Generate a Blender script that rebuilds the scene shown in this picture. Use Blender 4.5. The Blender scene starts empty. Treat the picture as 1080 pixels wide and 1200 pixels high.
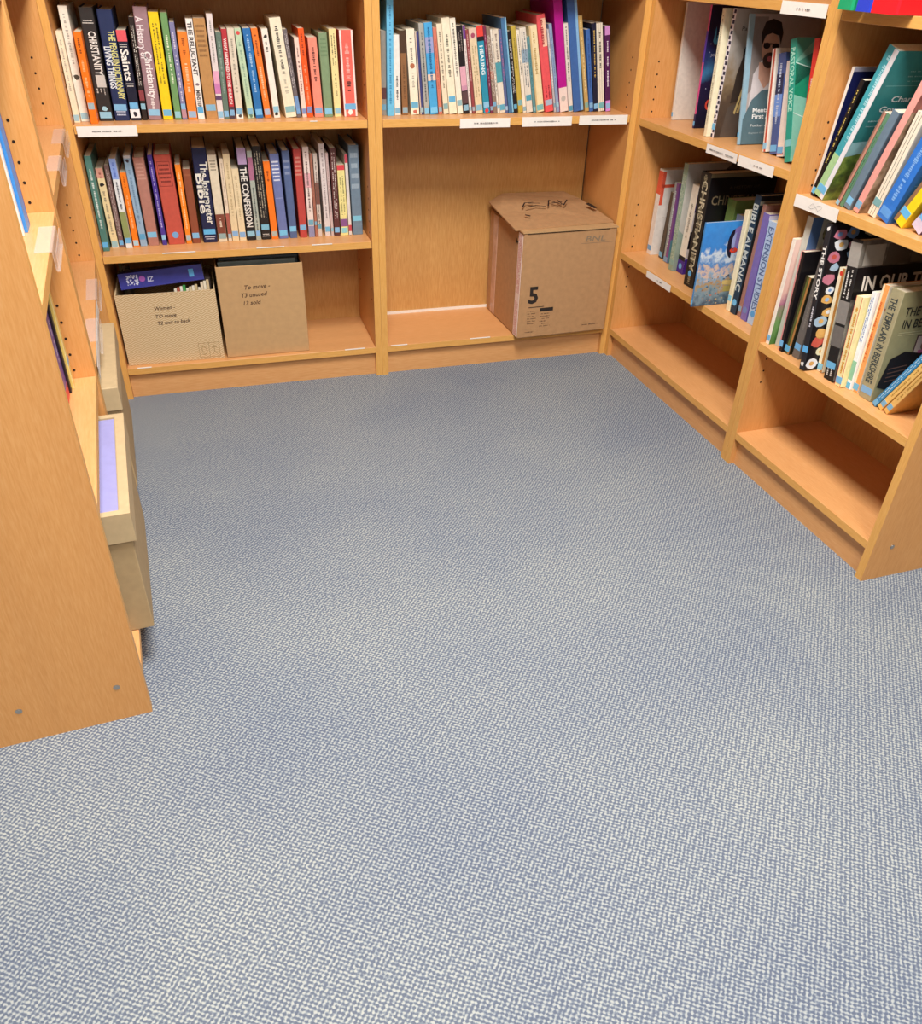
import bpy, bmesh, math, random
from mathutils import Vector, Matrix
PI = math.pi
scene = bpy.context.scene
C = scene.collection

# ------------------------------------------------------------ camera, light, exposure
cam_d = bpy.data.cameras.new('camera'); cam = bpy.data.objects.new('camera', cam_d); C.objects.link(cam)
cam.location = (0.32664, -2.43280, 1.16088)
cam.rotation_euler = (0.965547, -0.027497, -0.284244)
cam_d.sensor_fit = 'HORIZONTAL'; cam_d.sensor_width = 36.0
cam_d.lens = 948.61 * 36.0 / 1080.0
cam_d.clip_start = 0.02
scene.camera = cam

world = bpy.data.worlds.new('world'); scene.world = world; world.use_nodes = True
world.node_tree.nodes['Background'].inputs[0].default_value = (1.0, 0.97, 0.93, 1)
world.node_tree.nodes['Background'].inputs[1].default_value = 0.3

def area(name, loc, sx, sy, power, col=(1.0, 0.965, 0.92)):
    d = bpy.data.lights.new(name, 'AREA'); d.shape = 'RECTANGLE'; d.size = sx; d.size_y = sy
    d.energy = power; d.color = col
    o = bpy.data.objects.new(name, d); o.location = loc; C.objects.link(o); return o
area('ceiling_panel_light', (0.62, -1.65, 2.47), 0.6, 0.9, 52)
area('ceiling_panel_light', (0.72, -3.4, 2.47), 0.6, 1.2, 30)
area('ceiling_panel_light', (-1.0, -3.2, 2.47), 0.6, 1.2, 5)
area('ceiling_panel_light', (2.5, -3.2, 2.47), 0.6, 1.2, 5)

scene.view_settings.view_transform = 'Standard'
scene.view_settings.look = 'None'
scene.view_settings.gamma = 1.0
scene.view_settings.use_curve_mapping = False
scene.view_settings.exposure = 0.78

# ------------------------------------------------------------ helpers
def lin(h):
    h = h.lstrip('#'); v = [int(h[i:i+2], 16)/255 for i in (0, 2, 4)]
    return tuple(c/12.92 if c <= .04045 else ((c+.055)/1.055)**2.4 for c in v) + (1,)

_m = {}
def mat(h, rough=.5, noise=.10, scale=60, spec=.4, metal=0.0):
    key = (h, rough, noise, scale, metal)
    if key in _m: return _m[key]
    m = bpy.data.materials.new('paint_' + h.strip('#')); m.use_nodes = True
    nt = m.node_tree; b = nt.nodes['Principled BSDF']
    c = lin(h)
    tc = nt.nodes.new('ShaderNodeTexCoord'); n = nt.nodes.new('ShaderNodeTexNoise')
    n.inputs['Scale'].default_value = scale; n.inputs['Detail'].default_value = 3
    r = nt.nodes.new('ShaderNodeValToRGB')
    r.color_ramp.elements[0].position = .3; r.color_ramp.elements[1].position = .7
    r.color_ramp.elements[0].color = tuple(x*(1-noise) for x in c[:3]) + (1,)
    r.color_ramp.elements[1].color = tuple(min(1, x*(1+noise)) for x in c[:3]) + (1,)
    nt.links.new(tc.outputs['Object'], n.inputs['Vector']); nt.links.new(n.outputs['Fac'], r.inputs['Fac'])
    nt.links.new(r.outputs['Color'], b.inputs['Base Color'])
    b.inputs['Roughness'].default_value = rough; b.inputs['Specular IOR Level'].default_value = spec
    b.inputs['Metallic'].default_value = metal
    _m[key] = m; return m

def wood(name, axis, base='#da9a59', dark='#ce8b4a', light='#e1a768', rough=.36):
    m = bpy.data.materials.new(name); m.use_nodes = True
    nt = m.node_tree; b = nt.nodes['Principled BSDF']; L = nt.links.new
    tc = nt.nodes.new('ShaderNodeTexCoord')
    mp = nt.nodes.new('ShaderNodeMapping'); s = [330, 330, 330]; s[axis] = 30
    mp.inputs['Scale'].default_value = s
    L(tc.outputs['Object'], mp.inputs['Vector'])
    n = nt.nodes.new('ShaderNodeTexNoise'); n.inputs['Scale'].default_value = 1.0; n.inputs['Detail'].default_value = 5
    n.inputs['Roughness'].default_value = .6
    L(mp.outputs['Vector'], n.inputs['Vector'])
    r = nt.nodes.new('ShaderNodeValToRGB')
    r.color_ramp.elements[0].position = .28; r.color_ramp.elements[0].color = lin(dark)
    r.color_ramp.elements[1].position = .72; r.color_ramp.elements[1].color = lin(light)
    e = r.color_ramp.elements.new(.5); e.color = lin(base)
    L(n.outputs['Fac'], r.inputs['Fac'])
    # broad cathedral drift
    mp2 = nt.nodes.new('ShaderNodeMapping'); s2 = [14, 14, 14]; s2[axis] = .8
    mp2.inputs['Scale'].default_value = s2; L(tc.outputs['Object'], mp2.inputs['Vector'])
    n2 = nt.nodes.new('ShaderNodeTexNoise'); n2.inputs['Scale'].default_value = 1.0; n2.inputs['Detail'].default_value = 2
    L(mp2.outputs['Vector'], n2.inputs['Vector'])
    r2 = nt.nodes.new('ShaderNodeValToRGB')
    r2.color_ramp.elements[0].position = .3; r2.color_ramp.elements[0].color = (.93, .915, .90, 1)
    r2.color_ramp.elements[1].position = .7; r2.color_ramp.elements[1].color = (1.0, 1.0, 1.0, 1)
    L(n2.outputs['Fac'], r2.inputs['Fac'])
    mx = nt.nodes.new('ShaderNodeMix'); mx.data_type = 'RGBA'; mx.blend_type = 'MULTIPLY'; mx.inputs[0].default_value = 1
    L(r.outputs['Color'], mx.inputs[6]); L(r2.outputs['Color'], mx.inputs[7])
    L(mx.outputs[2], b.inputs['Base Color'])
    b.inputs['Roughness'].default_value = rough; b.inputs['Specular IOR Level'].default_value = .35
    bp = nt.nodes.new('ShaderNodeBump'); bp.inputs['Strength'].default_value = .08; bp.inputs['Distance'].default_value = .0006
    L(n.outputs['Fac'], bp.inputs['Height']); L(bp.outputs['Normal'], b.inputs['Normal'])
    return m
WOOD_Z = wood('beech_upright', 2, '#dd9f5e', '#d59654', '#e2a86a'); WOOD_X = wood('beech_shelf', 0, '#dea46a', '#d79b60', '#e3ad76')
WOOD_B = wood('beech_back_panel', 2, '#cf9c5c', '#c48e50', '#d8a869')
EDGE = wood('beech_edge_band', 0, '#e2aa5c', '#daa052', '#e8b468', .45)
EDGE_Z = wood('beech_edge_band_upright', 2, '#e2aa5c', '#daa052', '#e8b468', .45)

def add_box(bm, x0, x1, y0, y1, z0, z1, front=None, mi=0):
    vs = [bm.verts.new(p) for p in ((x0,y0,z0),(x1,y0,z0),(x1,y1,z0),(x0,y1,z0),(x0,y0,z1),(x1,y0,z1),(x1,y1,z1),(x0,y1,z1))]
    for k, f in enumerate(((0,3,2,1),(4,5,6,7),(0,1,5,4),(1,2,6,5),(2,3,7,6),(3,0,4,7))):
        fc = bm.faces.new([vs[i] for i in f]); fc.material_index = front if (k == 2 and front is not None) else mi
    return vs
def add_prism(bm, pts, z0, z1, mi=0):
    a = [bm.verts.new((x, y, z0)) for x, y in pts]; b = [bm.verts.new((x, y, z1)) for x, y in pts]
    n = len(pts)
    bm.faces.new(a[::-1]).material_index = mi; bm.faces.new(b).material_index = mi
    for i in range(n):
        bm.faces.new((a[i], a[(i+1) % n], b[(i+1) % n], b[i])).material_index = mi
def obj(name, bm, mats, parent=None, bevel=0.0):
    if bevel:
        bmesh.ops.bevel(bm, geom=bm.edges[:], offset=bevel, segments=1, affect='EDGES', clamp_overlap=True)
    me = bpy.data.meshes.new(name); bm.normal_update(); bm.to_mesh(me); bm.free()
    for m in (mats if isinstance(mats, (list, tuple)) else [mats]): me.materials.append(m)
    o = bpy.data.objects.new(name, me); C.objects.link(o)
    if parent: o.parent = parent
    return o
def tag(o, label, cat, group=None):
    o['label'] = label; o['category'] = cat
    if group: o['group'] = group
    return o
def thing(name, label, cat, M, group=None):
    o = bpy.data.objects.new(name, None); o.empty_display_size = .05; C.objects.link(o)
    o.matrix_world = M; return tag(o, label, cat, group)
def struct(name, bm, m):
    o = obj(name, bm, m); o['kind'] = 'structure'; return o
def quad_xz(bm, x0, x1, z0, z1, y, mi=0):
    """a printed patch with a hair of thickness, facing -y"""
    add_box(bm, x0, x1, y, y+.00025, z0, z1, mi=mi)
_tx = {}
def text_verts(s, off=0.0):
    """flat mesh of a word: list of polys in xy, normalised to cap height 1"""
    key = (s, round(off, 3))
    if key in _tx: return _tx[key]
    cu = bpy.data.curves.new('txt', 'FONT'); cu.body = s; cu.size = 1.0; cu.resolution_u = 2; cu.offset = off
    o = bpy.data.objects.new('txt', cu); C.objects.link(o)
    dg = bpy.context.evaluated_depsgraph_get(); me = bpy.data.meshes.new_from_object(o.evaluated_get(dg))
    vs = [tuple(v.co) for v in me.vertices]; fs = [tuple(p.vertices) for p in me.polygons]
    C.objects.unlink(o); bpy.data.objects.remove(o); bpy.data.meshes.remove(me); bpy.data.curves.remove(cu)
    x0 = min(v[0] for v in vs); x1 = max(v[0] for v in vs)
    cap = .69
    vs = [((v[0]-x0)/cap, v[1]/cap) for v in vs]; w = (x1-x0)/cap
    _tx[key] = (vs, fs, w); return _tx[key]
def add_text(bm, s, P, mi=0, length=None, cap=None, bold=0.0):
    """P(a,b) maps text coords (a along, b up; metres) to 3D. fits length and cap height"""
    vs, fs, w = text_verts(s, min(.035, bold*.69/cap))
    sy = cap; sx = (length/w) if length else cap
    nv = [bm.verts.new(P(a*sx, b*sy)) for a, b in vs]
    for f in fs:
        try: bm.faces.new([nv[i] for i in f]).material_index = mi
        except ValueError: pass

# ------------------------------------------------------------ structure: carpet, walls, ceiling
def carpet():
    m = bpy.data.materials.new('woven_blue_carpet'); m.use_nodes = True
    nt = m.node_tree; b = nt.nodes['Principled BSDF']; L = nt.links.new; N = nt.nodes.new
    tc = N('ShaderNodeTexCoord')
    mp = N('ShaderNodeMapping'); mp.inputs['Rotation'].default_value = (0, 0, math.radians(17))
    L(tc.outputs['Object'], mp.inputs['Vector'])
    # slight thread wander
    nz = N('ShaderNodeTexNoise'); nz.inputs['Scale'].default_value = 60; nz.inputs['Detail'].default_value = 2
    L(mp.outputs['Vector'], nz.inputs['Vector'])
    sub = N('ShaderNodeVectorMath'); sub.operation = 'SUBTRACT'; sub.inputs[1].default_value = (.5, .5, .5)
    L(nz.outputs['Color'], sub.inputs[0])
    sc = N('ShaderNodeVectorMath'); sc.operation = 'SCALE'; sc.inputs['Scale'].default_value = .0045
    L(sub.outputs[0], sc.inputs[0])
    ad = N('ShaderNodeVectorMath'); ad.operation = 'ADD'
    L(mp.outputs['Vector'], ad.inputs[0]); L(sc.outputs[0], ad.inputs[1])
    sx = N('ShaderNodeSeparateXYZ'); L(ad.outputs[0], sx.inputs[0])
    def mth(op, a, bb=None):
        n = N('ShaderNodeMath'); n.operation = op
        for i, v in enumerate((a, bb)):
            if v is None: continue
            if isinstance(v, (int, float)): n.inputs[i].default_value = v
            else: L(v, n.inputs[i])
        return n.outputs[0]
    P = .0104
    u = mth('MULTIPLY', sx.outputs[0], 2*PI/P); v = mth('MULTIPLY', sx.outputs[1], 2*PI/(P*.86))
    row = mth('MULTIPLY', v, .5)
    a = mth('SINE', mth('ADD', u, row)); c = mth('SINE', mth('SUBTRACT', v, mth('MULTIPLY', u, .5)))
    w = mth('MULTIPLY', a, c)
    n2 = N('ShaderNodeTexNoise'); n2.inputs['Scale'].default_value = 230; n2.inputs['Detail'].default_value = 2
    L(mp.outputs['Vector'], n2.inputs['Vector'])
    w2 = mth('ADD', mth('MULTIPLY', w, .36), mth('MULTIPLY', mth('SUBTRACT', n2.outputs['Fac'], .5), 1.45))
    w3 = mth('ADD', w2, .5)
    r = N('ShaderNodeValToRGB'); r.color_ramp.interpolation = 'LINEAR'
    r.color_ramp.elements[0].position = .32; r.color_ramp.elements[0].color = lin('#636b7b')
    r.color_ramp.elements[1].position = .76; r.color_ramp.elements[1].color = lin('#aaaeac')
    e = r.color_ramp.elements.new(.52); e.color = lin('#7b848f')
    L(w3, r.inputs['Fac'])
    # broad wear patches
    n3 = N('ShaderNodeTexNoise'); n3.inputs['Scale'].default_value = 2.2; n3.inputs['Detail'].default_value = 3
    L(tc.outputs['Object'], n3.inputs['Vector'])
    r3 = N('ShaderNodeValToRGB'); r3.color_ramp.elements[0].position = .35; r3.color_ramp.elements[0].color = (.86, .88, .93, 1)
    r3.color_ramp.elements[1].position = .65; r3.color_ramp.elements[1].color = (1.04, 1.03, 1.0, 1)
    L(n3.outputs['Fac'], r3.inputs['Fac'])
    mx = N('ShaderNodeMix'); mx.data_type = 'RGBA'; mx.blend_type = 'MULTIPLY'; mx.inputs[0].default_value = 1
    L(r.outputs['Color'], mx.inputs[6]); L(r3.outputs['Color'], mx.inputs[7]); L(mx.outputs[2], b.inputs['Base Color'])
    b.inputs['Roughness'].default_value = .95; b.inputs['Specular IOR Level'].default_value = .1
    bp = N('ShaderNodeBump'); bp.inputs['Strength'].default_value = .35; bp.inputs['Distance'].default_value = .002
    L(w3, bp.inputs['Height']); L(bp.outputs['Normal'], b.inputs['Normal'])
    return m
RX0, RX1, RY0, RY1, RH = -1.9, 3.5, -4.4, .325, 2.5
bm = bmesh.new(); add_box(bm, RX0, RX1, RY0, RY1, -.05, 0); struct('floor', bm, carpet())
bm = bmesh.new(); add_box(bm, RX0, RX1, RY0, RY1, RH, RH+.05); struct('ceiling', bm, mat('#bdb8ae', .9, .03, 8))
WALLM = mat('#a8a196', .85, .03, 12)
bm = bmesh.new(); add_box(bm, RX0-.1, RX1+.1, RY1, RY1+.1, 0, RH); struct('wall_back', bm, WALLM)
bm = bmesh.new(); add_box(bm, RX0-.1, RX1+.1, RY0-.1, RY0, 0, RH); struct('wall_front', bm, WALLM)
bm = bmesh.new(); add_box(bm, RX0-.1, RX0, RY0, RY1, 0, RH); struct('wall_left', bm, WALLM)
bm = bmesh.new(); add_box(bm, RX1, RX1+.1, RY0, RY1, 0, RH); struct('wall_right', bm, WALLM)

# ------------------------------------------------------------ bookcases
T = .0206; DEP = .278; ZB = .0997; TOP = 1.80
def Mx(x, y, ang, z=0.0): return Matrix.Translation((x, y, z)) @ Matrix.Rotation(ang, 4, 'Z')
ANG_R = -1.5428578; ANG_L = 1.6436723
FR = {'A': (Mx(0, 0, 0), .8), 'B': (Mx(.8, 0, 0), .802), 'RA': (Mx(1.60196, 0, ANG_R), .7638),
      'RB': (Mx(1.62331, -.76377, ANG_R), .5569), 'C': (Mx(.09823, -1.31128, ANG_L), .5331), 'D': (Mx(.05931, -.77816, ANG_L), .7781)}
HOLE = mat('#2a1a10', .9, 0); SCREW = mat('#b9b5ad', .3, .05, 200, .6, .9); WHITE = mat('#efeae2', .6, .03)
def disc_x(bm, x, y, z, r, dx, n=12):
    """short cylinder along x starting at x, thickness dx"""
    a = [bm.verts.new((x, y+r*math.cos(2*PI*i/n), z+r*math.sin(2*PI*i/n))) for i in range(n)]
    b = [bm.verts.new((x+dx, y+r*math.cos(2*PI*i/n), z+r*math.sin(2*PI*i/n))) for i in range(n)]
    bm.faces.new(a); bm.faces.new(b[::-1])
    for i in range(n): bm.faces.new((a[i], a[(i+1) % n], b[(i+1) % n], b[i]))
def bookcase(key, label, shelves, screws=None, back_gap=0.0, plinth_back=.016, strip=False, worn=()):
    M, W = FR[key]
    t = thing('bookcase', label, 'bookcase', M, 'beech bookcases around the bay')
    for s, x in (('left', 0.0), ('right', W-T)):
        bm = bmesh.new(); g = .0003
        add_box(bm, x+g, x+T-g, 0, DEP+.006, 0, TOP, front=1)
        up = obj('upright', bm, [WOOD_Z, EDGE_Z], t)
        bm = bmesh.new(); hx = x+T-g if s == 'left' else x-.0004+g
        for zs in [ZB]+shelves[:-1]:
            for k in range(5):
                z = zs+.017+.033*k+(.13 if zs == ZB else 0)
                for yy in (.037, .235): disc_x(bm, hx, yy, z, .0026, .0004)
        obj('pin_hole_row', bm, HOLE, up)
    if screws:
        x, dx, L = screws
        for y, z in L:
            bm = bmesh.new(); disc_x(bm, x, y, z, .0055, dx, 16); disc_x(bm, x+dx, y, z, .0035, dx*.5, 16)
            obj('screw_cap', bm, SCREW, t)
    bm = bmesh.new(); add_box(bm, T, W-T, plinth_back, plinth_back+.018, 0, ZB-T); obj('plinth', bm, WOOD_X, t)
    bm = bmesh.new(); add_box(bm, T, W-T, 0, DEP, ZB-T, ZB, front=1); obj('base_shelf', bm, [WOOD_X, EDGE], t, .0007)
    for z in shelves:
        bm = bmesh.new(); add_box(bm, T+.0008, W-T-.0008, 0.0008, DEP-.002, z-T, z, front=1)
        obj('shelf', bm, [WOOD_X, EDGE], t, .0007)
    bm = bmesh.new(); add_box(bm, 0, W, 0, DEP, TOP, TOP+.022, front=1); obj('top_board', bm, [WOOD_X, EDGE], t)
    bm = bmesh.new(); add_box(bm, T, W-T-back_gap, DEP, DEP+.005, ZB-.06, TOP); obj('back_panel', bm, WOOD_B, t)
    if strip:
        bm = bmesh.new(); add_box(bm, T, .448, DEP-.006, DEP, ZB, ZB+.008); obj('lit_wall_gap_strip', bm, WHITE, t)  # added white strip stands in for lit wall seen through gap under back panel
    for x0, x1, z in worn:
        bm = bmesh.new(); add_box(bm, x0, x1, -.0006, .004, z-.0012, z+.0006); obj('worn_label_remnant', bm, WHITE, t)
    return t
bookcase('A', 'beech bookcase at the back left with two full shelves over two boxes', [.4379, .7707, 1.100, 1.45], worn=((.18, .27, .438), (.44, .52, .438), (.60, .66, .438), (.05, .09, ZB), (.68, .745, ZB), (.62, .64, .7707)))
bookcase('B', 'beech bookcase at the back centre with a big cardboard box below', [.7707, 1.10, 1.45], back_gap=.005, strip=True, worn=((.03, .085, ZB), (.30, .37, ZB)))
bookcase('RA', 'beech bookcase on the right nearest the back corner', [.3641, .7654, 1.0921, 1.45])
bookcase('RB', 'narrower beech bookcase on the right with exposed side panel, nearest the camera', [.3626, .7251, 1.0864, 1.45],
         screws=(.5569, .0008, [(.054, .088), (.235, .088)]))
bookcase('C', 'narrow beech bookcase on the left whose large side panel faces the camera', [.4411, .7608, 1.10, 1.45],
         screws=(0.0, -.0008, [(.046, .080), (.203, .076)]))
bookcase('D', 'beech bookcase on the left between the near one and the back corner', [.4366, .7759, 1.10, 1.45])

# ------------------------------------------------------------ books
PAGE = mat('#e3d8bf', .85, .08, 300); rnd = random.Random(7)
def marks(bm, P, L0, L1, n, thick, mi=0, cen=None, r=None):
    """illegible print: runs of small strokes along a line; P(a, b) -> 3D"""
    r = r or rnd
    for k in range(n):
        c = (k+1)/(n+1) if cen is None else cen
        a = L0
        while a < L1:
            w = r.uniform(.0012, .0042)
            if r.random() < .16: a += .004; continue
            h = thick*r.uniform(.45, 1.0)/max(1, n)*.8
            p = [P(a, c, -h/2), P(min(a+w, L1), c, -h/2), P(min(a+w, L1), c, h/2), P(a, c, h/2)]
            try: bm.faces.new([bm.verts.new(q) for q in p]).material_index = mi
            except ValueError: pass
            a += w+r.uniform(.0006, .0016)
def book(key, z, x, th, h, lean, v, dep, kind, col, label, feats, art=None, group=None):
    M, W = FR[key]; a = math.radians(lean)
    lift = max(0.0, th*math.sin(a))
    MM = M @ Matrix.Translation((x, v, z+lift+.0004)) @ Matrix.Rotation(a, 4, 'Y')
    root = thing('book', label, 'book', MM, group)
    b = .0022 if kind == 'h' else .0009
    b = min(b, th*.22); rr = min(.0035 if kind == 'h' else .0014, th*.3)
    out = [(0, dep), (0, rr)] + [(rr-rr*math.cos(t), rr-rr*math.sin(t)) for t in (PI/8, PI/4, 3*PI/8)] + [(rr, 0), (th-rr, 0)] + \
          [(th-rr+rr*math.sin(t), rr-rr*math.cos(t)) for t in (PI/8, PI/4, 3*PI/8)] + [(th, rr), (th, dep), (th-b, dep), (th-b, b+rr*.4), (b, b+rr*.4), (b, dep)]
    bm = bmesh.new(); add_prism(bm, out, 0, h)
    cov = obj('cover', bm, mat(col, .38 if kind == 'p' else .6, .07, 90), root)
    for p in cov.data.polygons: p.use_smooth = False
    ins = .003 if kind == 'h' else .0008
    bm = bmesh.new(); add_box(bm, b+.0001, th-b-.0001, b+rr*.4+.0001, dep-ins, ins*.6, h-ins); obj('page_block', bm, PAGE, root)
    sticker = True; names = [f[0] for f in feats]
    layer = [0]
    def strip(name, x0, x1, z0, z1, c, rough=.45):
        layer[0] += 1; y = -.00016*layer[0]
        bm = bmesh.new(); add_box(bm, x0, x1, y, rr*.35 if (x0 <= rr or x1 >= th-rr) else .0002, z0, z1)
        return obj(name, bm, mat(c, rough, .06, 120), root)
    for f in feats:
        if f[0] == 'b': strip('spine_band', rr*.25, th-rr*.25, f[1]*h, f[2]*h, f[3] if len(f) > 3 else f[1]) if not isinstance(f[1], str) else strip('spine_band', rr*.25, th-rr*.25, f[2]*h, f[3]*h, f[1])
        elif f[0] == 'b2': strip('spine_panel', f[4]*th if len(f) > 4 else .15*th, f[5]*th if len(f) > 5 else .85*th, f[2]*h, f[3]*h, f[1])
        elif f[0] == 'v': strip('spine_band', max(f[2]*th, rr*.25), min(f[3]*th, th-rr*.25), 0.0004, h-.0004, f[1])
    yp = -.00016*(layer[0]+1.5)
    def Psp(aa, c, dd): return (c*th+dd, yp, h-aa)      # along = downwards, up = +x
    k = 0
    for f in feats:
        if f[0] == 't':     # downward-reading title
            _, s, c, f0, f1, capf, cen = f; capf *= 1.2
            bm = bmesh.new(); cap = min(capf*th, .024); x0 = cen*th-cap/2; z1 = f1*h
            add_text(bm, s, lambda p, q: (x0+q, yp, z1-p), length=(f1-f0)*h, cap=cap, bold=.00055)
            obj('title_lettering', bm, mat(c, .5, 0), root)
        elif f[0] == 'm':
            _, c, f0, f1, n = f
            bm = bmesh.new(); marks(bm, Psp, (1-f1)*h, (1-f0)*h, n, th*.42); obj('title_lettering', bm, mat(c, .6, 0), root)
        elif f[0] == 'm2':    # horizontal stacked lines
            _, c, f0, f1, n = f
            bm = bmesh.new()
            for i in range(n):
                zz = (f0+(f1-f0)*(i+.5)/n)*h; hh = (f1-f0)*h/n*.45; wv = rnd.uniform(.28, .4)
                aa = th*(.5-wv)
                while aa < th*(.5+wv):
                    w = rnd.uniform(.0015, .003); w = min(w, th*(.5+wv)-aa)
                    if w > .0004: bm.faces.new([bm.verts.new(p) for p in ((aa, yp, zz-hh/2), (aa+w, yp, zz-hh/2), (aa+w, yp, zz+hh/2), (aa, yp, zz+hh/2))])
                    aa += w+.0006
            obj('title_lettering', bm, mat(c, .6, 0), root)
        elif f[0] in ('d', 'e', 'c', 'e2'):
            c, pos = f[1], f[2]; r = th*(.34 if f[0] != 'd' else .28); r = min(r, .009)
            n = 14 if f[0] in ('d', 'c') else 7
            bm = bmesh.new(); vs = []
            for i in range(n):
                q = r*(1 if f[0] in ('d', 'c') else rnd.uniform(.5, 1.1)); vs.append(bm.verts.new((th/2+q*math.cos(2*PI*i/n), yp-.00005, pos*h+q*math.sin(2*PI*i/n))))
            bm.faces.new(vs); obj('shelf_sticker' if f[0] == 'c' else 'spine_emblem', bm, mat(c, .5, 0), root)
        elif f[0] == 'f':
            _, c, f0, f1 = f; bm = bmesh.new(); x0, x1 = .12*th, .88*th; w = .0012
            for q in ((x0, x1, f0*h, f0*h+w), (x0, x1, f1*h-w, f1*h), (x0, x0+w, f0*h, f1*h), (x1-w, x1, f0*h, f1*h)): quad_xz(bm, q[0], q[1], q[2], q[3], yp)
            obj('title_frame', bm, mat(c, .6, 0), root)
        elif f[0] == 'chk':
            bm = bmesh.new(); n = 26
            for i in range(n): quad_xz(bm, th*(.35 if i % 2 else .1), th*(.95 if i % 2 else .6), h*(i/n+.004), h*((i+.8)/n), yp)
            obj('checked_binding', bm, mat('#231d3c', .5, 0), root)
    for f in feats:
        if f[0] == 's' and len(f) > 2:
            zc = f[1]*h; hh = min(.0075, .3*th+.003)
            y = yp-.0002
            bm = bmesh.new(); add_box(bm, th*.08, th*.92, y, rr*.3 if rr > .001 else .0003, max(.001, zc-hh), zc+hh)
            obj('shelf_sticker', bm, mat(f[2], .45, .04), root)
    if art: cover_art(art, root, th, dep, h)
    return root

def poly(bm, X, pts, mi, lay):
    vs = [bm.verts.new((X+.0002*lay, y, z)) for y, z in pts]
    bm.faces.new(vs).material_index = mi
def ell(cy, cz, ry, rz, n=20, a0=0, a1=2*PI, rot=0):
    P = []
    for i in range(n):
        t = a0+(a1-a0)*i/(n if a1-a0 > 6.2 else n-1); y, z = ry*math.cos(t), rz*math.sin(t)
        P.append((cy+y*math.cos(rot)-z*math.sin(rot), cz+y*math.sin(rot)+z*math.cos(rot)))
    return P
def noise_mat(name, stops, scale=30, axisz=None, rough=.4, detail=5):
    m = bpy.data.materials.new(name); m.use_nodes = True; nt = m.node_tree; b = nt.nodes['Principled BSDF']; L = nt.links.new
    tc = nt.nodes.new('ShaderNodeTexCoord'); n = nt.nodes.new('ShaderNodeTexNoise'); n.inputs['Scale'].default_value = scale; n.inputs['Detail'].default_value = detail
    L(tc.outputs['Object'], n.inputs['Vector']); fac = n.outputs['Fac']
    if axisz:
        s = nt.nodes.new('ShaderNodeSeparateXYZ'); L(tc.outputs['Object'], s.inputs[0])
        ma = nt.nodes.new('ShaderNodeMath'); ma.operation = 'MULTIPLY_ADD'; ma.inputs[1].default_value = 1/axisz; ma.inputs[2].default_value = -.5*.0
        L(s.outputs[2], ma.inputs[0])
        mb = nt.nodes.new('ShaderNodeMath'); mb.operation = 'MULTIPLY_ADD'; mb.inputs[1].default_value = .55; L(fac, mb.inputs[0]); L(ma.outputs[0], mb.inputs[2])
        mc = nt.nodes.new('ShaderNodeMath'); mc.operation = 'SUBTRACT'; mc.inputs[1].default_value = .27; L(mb.outputs[0], mc.inputs[0]); fac = mc.outputs[0]
    r = nt.nodes.new('ShaderNodeValToRGB'); el = r.color_ramp.elements
    el[0].position, el[0].color = stops[0][0], lin(stops[0][1]); el[1].position, el[1].color = stops[-1][0], lin(stops[-1][1])
    for p, c in stops[1:-1]: e = el.new(p); e.color = lin(c)
    L(fac, r.inputs['Fac']); L(r.outputs['Color'], b.inputs['Base Color']); b.inputs['Roughness'].default_value = rough
    return m
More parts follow.
